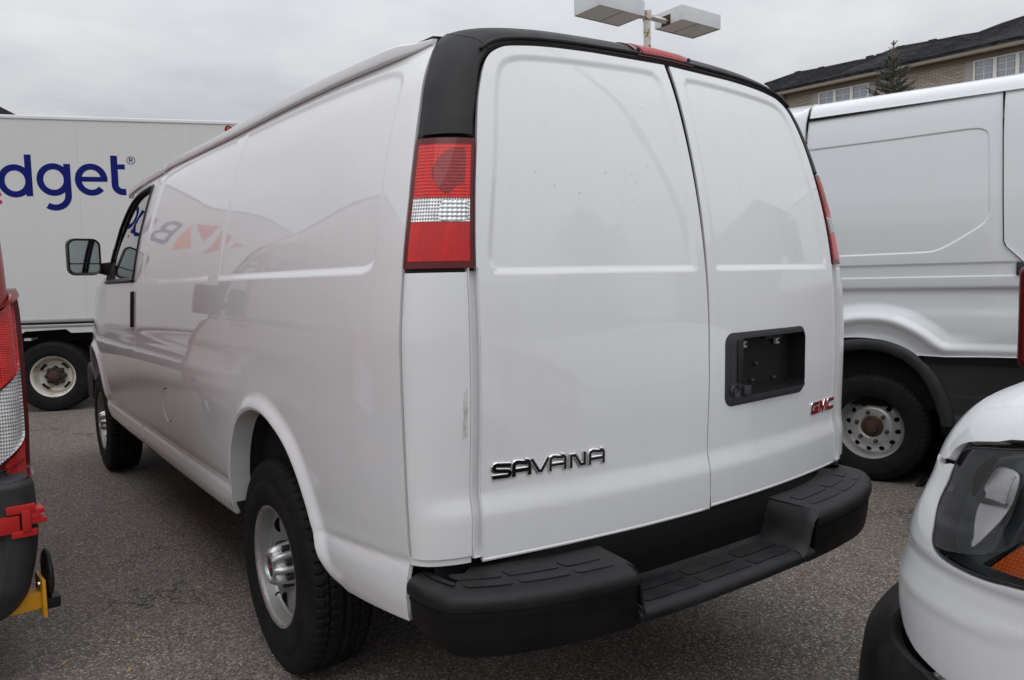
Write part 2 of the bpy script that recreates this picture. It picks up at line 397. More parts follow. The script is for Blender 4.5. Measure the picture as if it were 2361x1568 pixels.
def rustn(t, b):
    v = coords(t); n = noise(t, v, 40, 6, .7); c = ramp(t, n.outputs[0], [(.3, (.025, .018, .014)), (.5, (.065, .034, .020)), (.75, (.13, .070, .042))]); t.links.new(c, b.inputs['Base Color']); bump(t, b, n.outputs[0], .5, .002)
M['rust'] = mat('rusty_iron', (.1, .05, .03), .85, build=rustn)
M['cap'] = mat('silver_hub_cap', (.5, .5, .5), .32, metal=.7)
M['lug'] = mat('black_lug_nut', (.015, .015, .015), .4)
M['chrome'] = mat('chrome', (.72, .72, .72), .08, metal=1)
M['badge_black'] = mat('glossy_black_badge', (.02, .02, .02), .12, metal=.6)
M['badge_red'] = mat('red_badge_enamel', (.30, .010, .015), .25, coat=1)
def thin_glass(name, tint, rough=.0, f0=.04):
    m = bpy.data.materials.new(name); m.use_nodes = True; t = m.node_tree; t.nodes.clear()
    o = nn(t, 'ShaderNodeOutputMaterial'); tr = nn(t, 'ShaderNodeBsdfTransparent', {'Color': (*tint, 1)}); gl = nn(t, 'ShaderNodeBsdfGlossy', {'Roughness': rough, 'Color': (1, 1, 1, 1)})
    fr = nn(t, 'ShaderNodeFresnel', {'IOR': 1.52}); mx_ = nn(t, 'ShaderNodeMixShader', {0: fr.outputs[0], 1: tr.outputs[0], 2: gl.outputs[0]}); t.links.new(mx_.outputs[0], o.inputs[0]); return m
M['glass'] = thin_glass('window_glass', (.22, .26, .25)); M['clear'] = thin_glass('clear_lens', (.95, .96, .97)); M['mirror'] = mat('mirror_glass', (.27, .31, .305), .03, metal=1)
def lens_nodes(base, dark, pitch, amt):
    def f(t, b):
        c = nn(t, 'ShaderNodeTexCoord'); s = nn(t, 'ShaderNodeSeparateXYZ', {0: c.outputs['UV']})
        def wave(o, p):
            a = mul(t, o, 2*pi/p); return nn(t, 'ShaderNodeMath', {0: a}, operation='SINE').outputs[0]
        h = mul(t, wave(s.outputs[0], pitch[0]), wave(s.outputs[1], pitch[1]), 'ADD')
        k = nn(t, 'ShaderNodeMapRange', {'Value': h, 'From Min': .2, 'From Max': -1.4, 'To Min': 0, 'To Max': amt})
        big = noise(t, c.outputs['UV'], 14, 3, .5)
        cc = mixc(t, k.outputs[0], base, dark); cc = mixc(t, mul(t, ramp(t, big.outputs[0], [(.4, 0), (.6, 1)]), .35), cc, dark)
        t.links.new(cc, b.inputs['Base Color']); bump(t, b, h, .35, .002)
    return f
M['lens_red'] = mat('red_prism_lens', (.62, .02, .015), .25, coat=.5, coatr=.03, spec=.3, build=lens_nodes((.74, .012, .008), (.34, .005, .004), (.036, .0085), .55))
M['lens_red_dark'] = mat('dark_red_prism_lens', (.3, .02, .02), .22, coat=.5, coatr=.03, spec=.3, build=lens_nodes((.36, .016, .018), (.16, .006, .008), (.036, .0085), .8))
M['lens_red_smooth'] = mat('smooth_red_lens', (.62, .008, .006), .2, coat=.6, coatr=.02, spec=.3, build=lens_nodes((.62, .006, .004), (.34, .003, .003), (.5, .9), .35))
M['lens_clear'] = mat('clear_prism_lens', (.7, .7, .7), .15, coat=1, coatr=.02, metal=.25, build=lens_nodes((.90, .90, .90), (.16, .16, .16), (.040, .0085), 1))
M['lens_rim'] = mat('dark_red_lens_rim', (.11, .006, .008), .3, coat=.35, coatr=.03, spec=.25)
M['amber'] = mat('amber_reflector', (.72, .12, .004), .25, coat=1, build=lens_nodes((.95, .20, .006), (.7, .10, .003), (.008, .008), .7))
M['reflector'] = mat('chromed_reflector', (.92, .92, .93), .25, metal=.4)
M['truck_white'] = mat('white_fibreglass_panel', (.6, .6, .6), .45, spec=.35, build=paint_nodes((.68, .69, .68), .45, -5))
M['alu'] = mat('mill_aluminium_rail', (.55, .55, .55), .4, metal=.6)
M['blue'] = mat('blue_lettering_vinyl', (.006, .012, .15), .6, spec=.15); M['orange'] = mat('orange_vinyl', (.85, .20, .03), .4); M['redv'] = mat('red_vinyl', (.65, .03, .03), .4); M['magenta'] = mat('magenta_vinyl', (.50, .01, .12), .4)
M['yellow'] = mat('yellow_painted_steel', (.62, .30, .015), .45, build=lambda t, b: t.links.new(mixc(t, ramp(t, noise(t, coords(t), 22, 6, .7).outputs[0], [(.55, 0), (.68, .8)]), (.66, .32, .015), (.28, .13, .02)), b.inputs['Base Color']))
M['red_plastic'] = mat('red_plastic', (.50, .012, .012), .4, build=plastic_nodes((.50, .014, .014), (.30, .01, .01), .4))
M['lamp_white'] = mat('weathered_white_metal', (.62, .63, .64), .5, build=lambda t, b: t.links.new(mixc(t, ramp(t, noise(t, coords(t), 3.4, 5, .6).outputs[0], [(.45, 0), (.8, .5)]), (.66, .675, .69), (.46, .47, .48)), b.inputs['Base Color']))
M['lamp_rusty'] = mat('rust_streaked_white_metal', (.6, .58, .52), .6, build=lambda t, b: t.links.new(mixc(t, ramp(t, noise(t, coords(t), 9, 5, .65).outputs[0], [(.53, 0), (.62, 1)]), (.62, .60, .55), (.28, .12, .04)), b.inputs['Base Color']))
M['lamp_lens'] = mat('cloudy_lamp_lens', (.62, .65, .60), .3, coat=.6); M['lamp_panel'] = mat('lamp_cover_panel', (.74, .73, .75), .5)
M['brick'] = None
# ------------------------------------------------------------------ ground
def asphalt(t, b):
    v = coords(t)
    v1 = nn(t, 'ShaderNodeTexVoronoi', {'Vector': v, 'Scale': 112.0, 'Randomness': 1.0}); v2 = nn(t, 'ShaderNodeTexVoronoi', {'Vector': v, 'Scale': 230.0})
    big = noise(t, v, .35, 5, .6); mid = noise(t, v, 3.1, 6, .65)
    hs = nn(t, 'ShaderNodeSeparateColor', {0: v1.outputs['Color']}); hs2 = nn(t, 'ShaderNodeSeparateColor', {0: v2.outputs['Color']})
    stone = ramp(t, hs.outputs[0], [(0, (.07, .060, .052)), (.35, (.155, .137, .121)), (.62, (.27, .243, .218)), (.86, (.41, .375, .34)), (.95, (.62, .585, .54)), (1, (.80, .77, .72))])
    fine = ramp(t, hs2.outputs[1], [(0, (.065, .056, .049)), (.6, (.225, .198, .175)), (1, (.50, .46, .42))])
    c = mixc(t, .42, stone, fine)
    edge = ramp(t, v1.outputs['Distance'], [(.30, 1), (.62, .38)]); c = mixc(t, 1.0, c, edge, 'MULTIPLY')
    c = mixc(t, ramp(t, mid.outputs[0], [(.35, 0), (.7, .38)]), c, (.195, .173, .153)); c = mixc(t, ramp(t, big.outputs[0], [(.42, 0), (.62, .45)]), c, (.12, .105, .092))
    tan = ramp(t, noise(t, v, 1.2, 5, .7).outputs[0], [(.60, 0), (.72, .22)]); c = mixc(t, tan, c, (.20, .17, .12))
    cr = nn(t, 'ShaderNodeTexVoronoi', {'Vector': nn(t, 'ShaderNodeVectorMath', {0: v, 1: noise(t, v, 2.5, 4, .7).outputs['Color']}, operation='ADD').outputs[0], 'Scale': .42}, feature='DISTANCE_TO_EDGE')
    crack = ramp(t, cr.outputs[0], [(0, 1), (.0025, 1), (.006, 0)]); crack = mul(t, crack, ramp(t, noise(t, v, .5, 3, .5).outputs[0], [(.5, 0), (.56, 1)])); c = mixc(t, crack, c, (.012, .011, .010))
    c = mixc(t, 1.0, c, (1.14, 1.10, 1.06), 'MULTIPLY'); t.links.new(c, b.inputs['Base Color'])
    hgt = mul(t, mul(t, v1.outputs['Distance'], -1.0), mul(t, v2.outputs['Distance'], -.45), 'ADD')
    hgt = mul(t, hgt, mul(t, noise(t, v, 26, 4, .7).outputs[0], .8), 'ADD'); hgt = mul(t, hgt, mul(t, crack, -2.0), 'ADD')
    bump(t, b, hgt, .7, .005)
M['asphalt'] = mat('coarse_asphalt', (.08, .075, .07), .82, spec=.35, build=asphalt)
g = MB(); g.add([(-400, -400, 0), (400, -400, 0), (400, 400, 0), (-400, 400, 0)], [(0, 1, 2, 3)]); ground = g.build('ground', M['asphalt']); ground['kind'] = 'structure'
# loose grit, chips and dead leaves on the asphalt (uncountable)
gr = MB()
for i in range(2600):
    a = RNG.uniform(0, 1)**.6*9; th = RNG.uniform(-.2, 1.45); x = CAMP[0]+a*sin(th)*1.0; y = CAMP[1]+a*cos(th); s = RNG.uniform(.0016, .0050)
    pz = [(RNG.uniform(.6, 1.3)*s*cos(w+.3), RNG.uniform(.6, 1.3)*s*sin(w+.3)) for w in np.linspace(0, 2*pi, 5, endpoint=False)]
    gr.add([(x+p, y+q, .0) for p, q in pz]+[(x+RNG.uniform(-.3, .3)*s, y+RNG.uniform(-.3, .3)*s, s*RNG.uniform(.6, 1.1))], [(k, (k+1) % 5, 5) for k in range(5)])
def gritn(t, b):
    o = nn(t, 'ShaderNodeNewGeometry'); t.links.new(ramp(t, o.outputs['Random Per Island'], [(0, (.05, .045, .04)), (.6, (.16, .15, .14)), (.9, (.36, .34, .31)), (1, (.6, .57, .52))]), b.inputs['Base Color'])
M['grit'] = mat('loose_grit', (.2, .2, .2), .8, build=gritn)
go = gr.build('loose_grit', M['grit']); go['kind'] = 'stuff'; go['label'] = 'loose grit scattered over the asphalt'
M['leaf'] = mat('dry_leaf', (.40, .27, .13), .8)
def bp_ground(d):
    x, y = d; w = f_+r_*(x-1180.5)/1775.11-u_*(y-784)/1775.11; t = -CAMP[2]/w[2]; return CAMP+w*t
lv = MB()
for (x, y) in ((345, 1470), (700, 1520), (1045, 1465), (1705, 1348), (1880, 1545), (318, 1478), (292, 1154), (1552, 1410), (600, 1260), (455, 1120), (150, 1530), (300, 1545)):
    p = bp_ground((x, y)); a = RNG.uniform(0, 6); L = RNG.uniform(.012, .022); w_ = L*.32; ca, sa = cos(a), sin(a)
    P = [(-L, 0, .002), (-.3*L, w_, .006), (.5*L, w_*.7, .009), (L, 0, .004), (.4*L, -w_, .007), (-.4*L, -w_*.8, .003), (0, 0, .012)]
    lv.add([(p[0]+q[0]*ca-q[1]*sa, p[1]+q[0]*sa+q[1]*ca, q[2]) for q in P], [(k, (k+1) % 6, 6) for k in range(6)])
lo = lv.build('leaf_litter', M['leaf']); lo['kind'] = 'stuff'; lo['label'] = 'small dry leaves and wood chips on the asphalt'
# ------------------------------------------------------------------ wheels (axis along local x, outer face towards -x)
def tyre_mesh(R=.385, rb=.215, w=.245, treads=64, wet=0):
    h = w/2
    prof = [(rb-.012, h-.03), (rb-.004, h-.014), (rb+.004, h-.012), (rb+.010, h-.010), (rb+.03, h-.003), (rb+.055, h), (rb+.085, h-.001), (R-.075, h-.006), (R-.070, h-.004), (R-.045, h-.010), (R-.036, h-.010), (R-.022, h-.016), (R-.008, h-.024), (R-.002, h-.034)]
    nt_ = 22; tr = [(R+.002*(1-((i/(nt_-1))*2-1)**2), (h-.036)*(1-2*i/(nt_-1))) for i in range(1, nt_-1)]
    prof = prof+tr+[(r, -d) for r, d in prof[::-1]]
    def fn(r, d, a, j):
        if r > R-.05:
            ph = (a*treads/(2*pi)+.45*(1 if d > 0 else 0)+.35*sin(d*55)) % 1
            cut = (ph < .26) and abs(abs(d)-.018) > .006
            cut = cut or abs(abs(d)-.052) < .0065 or abs(d) < .006
            if r > R-.012 and cut and abs(d) < h-.03: r -= .008
            elif ph < .3 and abs(d) >= h-.034: r -= .006*min(1, (r-(R-.05))/.03)
        elif R-.075 < r+.002 < R-.055 and int(a*40/pi) % 3 == 0: d += math.copysign(.0012, d)
        return r, d
    return MB().lathe(prof, 'x', n=treads*5, fn=fn)
def van_wheel(parent, loc, side=-1):
    R = .385
    prof = pchip([0, .05, .085, .10, .118, .145, .165, .180, .190], [.052, .052, .050, .052, .064, .070, .066, .052, .046])
    f = lambda u, v: np.stack([-prof(np.hypot(u, v)), u, v], -1)
    holes = []
    for a in np.radians([118, 46, -26, -98, -170]):
        P = crom([(.116, 0), (.128, .022), (.150, .034), (.166, .030), (.170, 0), (.166, -.030), (.150, -.034), (.128, -.022)], 4, True)
        # local y axis forward; angle measured in the picture with y to the left
        a2 = pi-a
        holes.append(np.stack([P[:, 0]*cos(a2)-P[:, 1]*sin(a2), P[:, 0]*sin(a2)+P[:, 1]*cos(a2)], -1))
    g_ = np.linspace(-.2, .2, 44)
    w = panel('wheel', circ(0, 0, .1895, n=72), f, g_, g_, M['rim'], parent, holes=holes, hem=.0, holehem=.012, flip=True)
    hh = []
    MB().lathe([(.188, .047), (.196, .050), (.2005, .062), (.203, .092), (.206, .104), (.212, .110), (.219, .1105), (.223, .105), (.221, .098), (.214, .094), (.205, .08), (.203, .0), (.205, -.1)], 'x', n=72).build('rim_lip', M['rim'], w, sm=True, auto=50)
    tyre_mesh().build('tyre', M['tyre'], w, auto=38)
    def fl(r, d, a, j):
        k = .5+.5*cos(8*a); s = k**.7
        if r > .046 and d < .128: r -= .020*(1-s)*min(1, (r-.046)/.012)
        return r, d
    MB().lathe([(.0, .118), (.040, .118), (.043, .128), (.050, .132), (.058, .129), (.064, .120), (.070, .112), (.0745, .100), (.078, .080), (.082, .060), (.084, .050)], 'x', n=128, fn=fl).build('hub_cap', M['cap'], w, sm=True, auto=50)
    MB().lathe([(0, .1215), (.036, .1215), (.0375, .118)], 'x', n=32).build('cap_emblem', M['badge_black'], w, sm=True, auto=30)
    m = MB()
    Mx = lambda x, y, h: (-.1215-h, x, y)
    for dx, pts in ((-.018, [(.005, .006), (-.005, .006), (-.005, -.006), (.005, -.006), (.005, 0), (0, 0)]), (0, [(-.006, -.006), (-.006, .006), (0, -.001), (.006, .006), (.006, -.006)]), (.018, [(.005, .006), (-.005, .006), (-.005, -.006), (.005, -.006)])):
        m.ribbon([(-(x+dx), y) for x, y in pts], .003, .0015, Mx)
    m.build('cap_lettering', M['badge_red'], w)
    base = None
    for k in range(8):
        a = 2*pi*(k+.5)/8
        if base is None: base = MB().tube([(-.045, 0, 0), (-.086, 0, 0), (-.090, 0, 0)], [.0125, .0120, .008], n=6).build('lug_nut', M['lug'], w, auto=30); o = base
        else: o = base.copy(); link(o, w)
        o.location = (0, .0715*cos(a), .0715*sin(a))
    MB().lathe([(.0, .02), (.165, .02), (.17, .01), (.17, -.02)], 'x', n=40).build('brake_disc', M['rust'], w, auto=30)
    a = -1.05; MB().tube([(-.055, .150*cos(a), .150*sin(a)), (-.078, .152*cos(a), .152*sin(a)), (-.084, .16*cos(a), .162*sin(a))], .0042, n=8).build('valve_stem', M['seal'], w)
    w.location = loc
    if side > 0: w.rotation_euler = (0, 0, pi)
    return w
# ------------------------------------------------------------------ THE VAN : body surfaces
Wm = pchip([.44, .475, .50, .54, .575, .600, .615, .635, .66, .75, .84, .93, .99, 1.04, 1.09, 1.14, 1.20, 1.30, 1.408, 1.526, 1.60, 1.69, 1.78, 1.855, 1.93, 1.988, 2.04, 2.08, 2.12],
           [.935, .965, .978, .985, .983, .976, .976, .984, .990, .999, 1.003, 1.005, 1.0035, .998, .990, .984, .980, .974, .966, .949, .934, .914, .889, .867, .843, .822, .796, .768, .735])
Wr = pchip([.44, .50, .54, .60, .66, .70, .76, .9, 1.03, 1.14, 1.24, 1.33, 1.426, 1.50, 1.599, 1.67, 1.732, 1.82, 1.897, 1.967, 2.03, 2.08, 2.12],
           [.925, .955, .970, .978, .974, .974, .977, .982, .984, .9845, .983, .977, .967, .958, .943, .932, .921, .904, .884, .856, .822, .785, .75])
YG = .315
Yg = lambda z: YG+.92*(.220*np.clip(np.asarray(z, float)-1.2, 0, None)**2+.25*np.clip(np.asarray(z, float)-1.9, 0, None)**2)
dlt = pchip([.5, .7, 1.0, 1.24, 1.43, 1.6, 1.757, 1.864, 1.95, 2.0, 2.05], [.028, .030, .033, .032, .037, .049, .0636, .0743, .078, .082, .086])
YC, WZ, RW = 1.338, .385, .385; YF = 5.275
def Wbase(Y, Z):
    Y = np.asarray(Y, float); Z = np.asarray(Z, float); t = smooth(.25, 2.3, Y); w = Wr(Z)*(1-t)+Wm(Z)*t
    u = np.clip(Y-3.9, 0, None); w = w-.014*(u/.8)**2/(1+(u/1.2)**2); w = w-.10*np.clip(Y-5.0, 0, None)**2*(1+.3*np.clip(Z-1.1, 0, 1))
    w = w-.30*np.clip(Y-4.45, 0, None)*np.clip(Z-1.42, 0, 1)
    w = w-dlt(Z)*np.exp(-np.clip(Y-Yg(Z), -.1, None)/.26)
    return w+.0007*np.sin(3.3*Y+2.2*Z+1)*np.sin(4.7*Z+.6*Y)*smooth(.3, .8, Y)
arch_pts = crom([(1.735, .483), (1.715, .53), (1.690, .60), (1.660, .68), (1.60, .80), (1.505, .905), (1.369, .957), (1.232, .957), (1.095, .911), (1.005, .857), (.928, .773), (.862, .661), (.805, .56), (.760, .52), (.700, .508)], 5)
farch_pts = crom([(5.80, .50), (5.775, .62), (5.70, .78), (5.56, .90), (5.40, .95), (5.20, .96), (5.02, .925), (4.90, .855), (4.80, .745), (4.735, .60), (4.715, .48)], 5)
top_line = [(3.518, 2.070), (3.40, 2.085), (2.8, 2.068), (2.0, 2.043), (1.5, 2.031), (1.17, 2.021), (.909, 2.014), (.709, 2.011), (.58, 2.016), (.48, 2.030), (.463, 2.036)]
rail_z = pchip([p[0] for p in top_line[::-1]], [p[1] for p in top_line[::-1]])
rec2 = crom([(.58, 1.417), (.51, 1.420), (.470, 1.434), (.455, 1.47), (.458, 1.56), (.472, 1.66), (.494, 1.88), (.512, 1.945), (.545, 1.972), (.62, 1.984), (.80, 1.987), (1.14, 1.998), (1.80, 2.018), (1.846, 2.0), (1.850, 1.9), (1.850, 1.6), (1.850, 1.46), (1.846, 1.43), (1.82, 1.418), (1.5, 1.418), (1.0, 1.417)], 4, True)
rec1 = crom([(2.02, 1.420), (1.985, 1.432), (1.975, 1.46), (1.975, 1.7), (1.975, 1.95), (1.985, 2.01), (2.03, 2.026), (2.6, 2.045), (3.25, 2.042), (3.38, 2.02), (3.415, 1.95), (3.415, 1.7), (3.405, 1.5), (3.39, 1.44), (3.34, 1.425), (2.8, 1.420)], 4, True)
def side_W(Y, Z):
    Y = np.asarray(Y, float); Z = np.asarray(Z, float); sh = Y.shape; w = Wbase(Y, Z)
    zc = .6915-.082*(Y-.25)+0*Z; sr = smooth(.98, .66, Y)
    w = w+sr*(-.004*np.exp(-((Z-zc-.004)/.013)**2)+.0065*smooth(zc+.006, zc-.045, Z)); Q = np.stack([Y.ravel(), Z.ravel()], -1); w = np.array(w).ravel()
    for rec, (a, b) in ((rec2, (.35, 1.92)), (rec1, (1.9, 3.5))):
        m = (Q[:, 0] > a) & (Q[:, 0] < b) & (Q[:, 1] > 1.38)
        if m.any(): w[m] -= .0090*(1-smooth(-.026, .002, sdist(Q[m], rec)))
    for ar in (arch_pts, farch_pts):
        m = (Q[:, 0] > ar[:, 0].min()-.15) & (Q[:, 0] < ar[:, 0].max()+.15) & (Q[:, 1] < 1.12)
        if m.any():
            d = pdist(Q[m], ar, False); w[m] += .021*(1-smooth(.006, .060, d))*smooth(.49, .61, Q[m][:, 1])-.010*(1-smooth(-.01, .012, d))
    return w.reshape(sh)
fside = lambda Y, Z: np.stack([-side_W(Y, Z), Y, Z], -1)
xd = pchip([.60, .69, .9, 1.2, 1.43, 1.6, 1.743, 1.838, 1.889, 1.955, 1.993, 2.015], [.797, .795, .789, .785, .780, .763, .738, .718, .703, .676, .648, .61])
def rearY(X, Z):
    Z = np.asarray(Z, float); X = np.asarray(X, float)
    y = .150+.220*np.clip(Z-1.2, 0, None)**2+.25*np.clip(Z-1.9, 0, None)**2+.075*(X/.8)**2
    y = y+.010*smooth(1.10, .84, Z)-.013*smooth(.865, .795, Z)+.012*np.clip(.80-Z, 0, 1)
    return y+.0005*np.sin(5*X+3*Z)*np.sin(4*Z+1)

def bez(P0, T0, P3, T1, s):
    s = s[:, None]; a = P0+T0; b = P3-T1
    return P0*(1-s)**3+3*a*s*(1-s)**2+3*b*s*s*(1-s)+P3*s**3
def corner(s, z, gap0=.004, gap1=.010, off=0):
    s = np.asarray(s, float); z = np.asarray(z, float)
    x1 = -(xd(z)+gap1); P3 = np.stack([x1, rearY(x1, z), z], -1)
    y0 = Yg(z)-gap0; P0 = np.stack([-Wbase(Yg(z), z)+.0015, y0+0*z, z], -1)
    sl = .150*x1/.64; T1 = np.stack([1+0*z, sl, 0*z], -1); T1 = T1/np.linalg.norm(T1, axis=1)[:, None]
    L = np.linalg.norm(P3-P0, axis=1)[:, None]
    T0 = np.stack([.16+0*z, -1+0*z, 0*z], -1)
    # the plan of the corner is wide and shallow: pull the first handle only as far as the rear face
    dy = np.clip(P0[:, 1]-P3[:, 1], .012, None)[:, None]
    return bez(P0, T0*(dy*.62), P3, T1*(L*.30), s)+0*off
van = thing('cargo_van', 'large white cargo van filling the centre, with black roof trim and black step bumper', 'van', (0, 0, 0))
WH = M['white']
def zl(*seg):
    out = []
    for a, b, s in seg: out += list(np.arange(a, b-1e-9, s))
    return np.array(out+[seg[-1][1]])
# left side panel
bot = [(1.80, .483), (3.518, .478)]
side_out = np.concatenate([densify([(float(Yg(z))+.005, z) for z in (2.034, 1.98, 1.92, 1.85, 1.78, 1.70, 1.60, 1.50, 1.40, 1.30, 1.2, .60, .540)]+[(.554, .516), (.700, .505)], .03, False)[:-1], arch_pts[::-1], densify([(1.735, .483), (2.4, .480), (3.518, .478), (3.518, 2.070)], .04, False)[1:-1], densify(top_line, .04, False)[:-1]])
fuel = circ(2.712, .815, .1015, .0875, 40)
ys = zl((.315, .48, .012), (.48, 1.80, .022), (1.80, 2.04, .010), (2.04, 3.36, .032), (3.36, 3.52, .012))
zs = zl((.47, .70, .012), (.70, 1.0, .018), (1.0, 1.16, .016), (1.16, 1.39, .03), (1.39, 1.47, .007), (1.47, 1.90, .03), (1.90, 2.08, .009))
sp_ = panel('side_panel', side_out, fside, ys, zs, WH, van, holes=[fuel], hem=.012, flip=True, feats=[(arch_pts, [.006, .012, .02, .03, .042, .055, .068, -.006, -.012, -.02, -.03, -.042, -.055, -.068], False), (rec2, [-.034, -.026, -.020, -.015, -.010, -.005, 0, .003, .009], True), (rec1, [-.034, -.026, -.020, -.015, -.010, -.005, 0, .003, .009], True)])
panel('fuel_door', circ(2.712, .815, .094, .080, 40), lambda Y, Z: fside(Y, Z)+np.array([.001, 0, 0]), np.linspace(2.6, 2.82, 12), np.linspace(.72, .91, 12), WH, van, hem=.008, flip=True)
# inward-turned flange of the wheel arch
def strip(name, pts, f, din, m, parent, step=2, k=4, xs=-1):
    P = np.array(pts); B = f(P[:, 0], P[:, 1]); V = []; F = []
    for i, b in enumerate(B):
        for j in range(k+1): V.append((b[0]+din*j/k, b[1], b[2]))
    for i in range(len(B)-1):
        for j in range(k): q = i*(k+1)+j; F.append((q, q+1, q+k+2, q+k+1))
    return mesh(name, V, F, m, parent, True)
strip('arch_flange', arch_pts[6:-2], fside, .075, WH, van)
strip('arch_flange', farch_pts, fside, .06, WH, van)
# front door and fender
glass_in = crom([(3.635, 1.458), (3.622, 1.60), (3.628, 1.80), (3.640, 1.96), (3.665, 2.005), (3.80, 2.010), (4.05, 1.998), (4.25, 1.955), (4.40, 1.855), (4.52, 1.70), (4.60, 1.56), (4.655, 1.470), (4.60, 1.452), (4.2, 1.452), (3.8, 1.452)], 5, True)
door_out = np.concatenate([densify([(3.524, .478), (4.13, .475), (4.60, .475)], .06, False)[:-1], densify([(4.60, .475), (4.665, .70), (4.70, .90), (4.735, 1.05), (4.735, 1.20), (4.73, 1.42), (4.735, 1.47), (4.66, 1.62), (4.52, 1.82), (4.40, 1.945), (4.22, 2.035), (4.0, 2.065), (3.7, 2.075), (3.524, 2.072)], .04, False)[:-1], densify([(3.524, 2.072), (3.524, .478)], .05, False)[:-1]])
handle_hole = rrect(3.585, 3.660, 1.165, 1.385, .034)
fd = panel('front_door', door_out, fside, np.arange(3.53, 4.75, .035), zl((.48, .70, .014), (.70, 1.2, .02), (1.2, 2.07, .03)), WH, van, holes=[glass_in, handle_hole], hem=.012, holehem=.02, flip=True)
panel('door_glass', glass_in, lambda Y, Z: fside(Y, Z)+np.array([.014, 0, 0]), np.arange(3.6, 4.7, .06), np.arange(1.45, 2.02, .05), mat('dark_door_glass', (.012, .014, .014), .01, spec=.9, coat=1, coatr=0), fd, hem=0, flip=True)
sl_ = MB(); gp = fside(glass_in[:, 0], glass_in[:, 1]); Pg = [tuple(p+np.array([-.0, 0, 0])) for p in gp]; Pg.append(Pg[0]); sl_.tube(Pg, .011, 6, False).build('window_seal', M['seal'], fd, sm=True)
sl_ = MB(); sl_.tube([tuple(fside(np.array([y]), np.array([1.444]))[0]+np.array([-.003, 0, 0])) for y in np.linspace(3.60, 4.70, 14)], .012, 6).build('belt_moulding', M['seal'], fd, sm=True)
hp = panel('door_handle', rrect(3.590, 3.655, 1.170, 1.380, .030), lambda Y, Z: fside(Y, Z)+np.array([-.006, 0, 0])*0+np.stack([-.004-.012*(1-smooth(0, .03, np.abs(np.asarray(Y)-3.622))), 0*Y, 0*Y], -1), np.linspace(3.59, 3.655, 12), np.linspace(1.17, 1.38, 16), M['seal'], fd, hem=.03, flip=True)
fen_out = np.concatenate([farch_pts[::-1], densify([(5.80, .50), (5.95, .55), (5.98, .9), (5.93, 1.1), (5.6, 1.30), (5.2, 1.42), (4.742, 1.49), (4.741, 1.2), (4.741, 1.04), (4.706, .90), (4.671, .70), (4.62, .478)], .05, False)[1:]])
panel('front_fender', fen_out, fside, np.arange(4.7, 5.97, .05), np.arange(.5, 1.48, .03), WH, van, hem=.012, flip=True, feats=[(farch_pts, [.006, .012, .02, .03, .042, .055, .068, -.006, -.012, -.02, -.03, -.042, -.055, -.068], False)])
# rear pillar and header shell : loft from the door opening outwards
inn = np.array([(.745, 1.7585), (.7395, 1.80), (.726, 1.842), (.711, 1.893), (.686, 1.961), (.656, 1.999), (.617, 2.022), (.571, 2.034), (.465, 2.046), (.375, 2.049), (.24, 2.051), (0, 2.055)])
out_ = np.array([(.851, .373, 1.7585), (.838, .383, 1.80), (.822, .397, 1.85), (.804, .412, 1.905), (.779, .430, 1.958), (.757, .446, 2.000), (.735, .458, 2.034), (.70, .470, 2.064), (.60, .482, 2.094), (.44, .487, 2.112), (.28, .49, 2.119), (0, .49, 2.125)])
tt = np.array([0, .04, .085, .14, .215, .27, .325, .375, .48, .57, .70, 1.0])
fi = [pchip(tt, inn[:, k]) for k in range(2)]; fo = [pchip(tt, out_[:, k]) for k in range(3)]
def shell(t, s, sgn=-1, lift=0):
    t = np.asarray(t, float); s = np.asarray(s, float); ta = 1-np.abs(1-t); sg = np.where(t > 1, -sgn, sgn).astype(float)
    xi, zi = fi[0](ta), fi[1](ta); P0 = np.stack([xi, rearY(xi, zi), zi], -1); P3 = np.stack([fo[0](ta), fo[1](ta), fo[2](ta)], -1)
    dxi, dzi = (fi[0](ta+1e-3)-fi[0](ta-1e-3)), (fi[1](ta+1e-3)-fi[1](ta-1e-3)); L_ = np.hypot(dxi, dzi)+1e-9
    ox, oz = dzi/L_, -dxi/L_   # outward direction in the XZ plane
    e = 1e-3; T0 = np.stack([ox, (rearY(xi+ox*e, zi+oz*e)-rearY(xi, zi))/e, oz], -1); T0 /= np.linalg.norm(T0, axis=1)[:, None]
    D = np.linalg.norm(P3-P0, axis=1)[:, None]
    wy = smooth(.25, .6, ta)[:, None]
    T1 = np.stack([.16*(1-wy[:, 0]), 1+0*ta, .0*ta], -1)
    h1 = (D*.30)*(1-wy)+np.clip((P3[:, 2]-P0[:, 2])[:, None]*.80, .02, 1)*wy
    h0 = np.clip(P3[:, 1]-P0[:, 1], .0, 1)[:, None]
    a = P0+T0*h1; b = P3-T1*(np.maximum(h0*.55, .028))
    s_ = s[:, None]; P = P0*(1-s_)**3+3*a*s_*(1-s_)**2+3*b*s_*s_*(1-s_)+P3*s_**3
    P[:, 0] *= sg
    return P
tj = lambda s: .283+.095*np.asarray(s)**1.3
pil = gsurf('pillar_trim', lambda u, s: shell(.004+(tj(s)-.0044)*u, s), np.linspace(0, 1, 34), np.linspace(0, 1, 22), M['trim'], van, flip=False, hem=0)
hu = np.concatenate([np.linspace(0, .18, 24), np.linspace(.2, .8, 24), np.linspace(.82, 1, 24)])
hdr = gsurf('roof_header', lambda u, s: shell(tj(s)+.0003+(2-2*tj(s)-.0006)*u, s), hu, np.linspace(0, 1, 18), M['trim'], van, flip=False, hem=0)
pr = mirror_copy(pil, van)
for sg_ in (0, 1):
    tq = lambda q: tj(q) if sg_ == 0 else 2-tj(q)
    MB().tube([tuple(shell(np.array([float(tq(q))]), np.array([q]))[0]+np.array([.0012*(1-2*sg_), .0006, -.0012])) for q in np.linspace(0, 1, 30)], .0032, 8).build('trim_joint', M['seal'], van, sm=True)
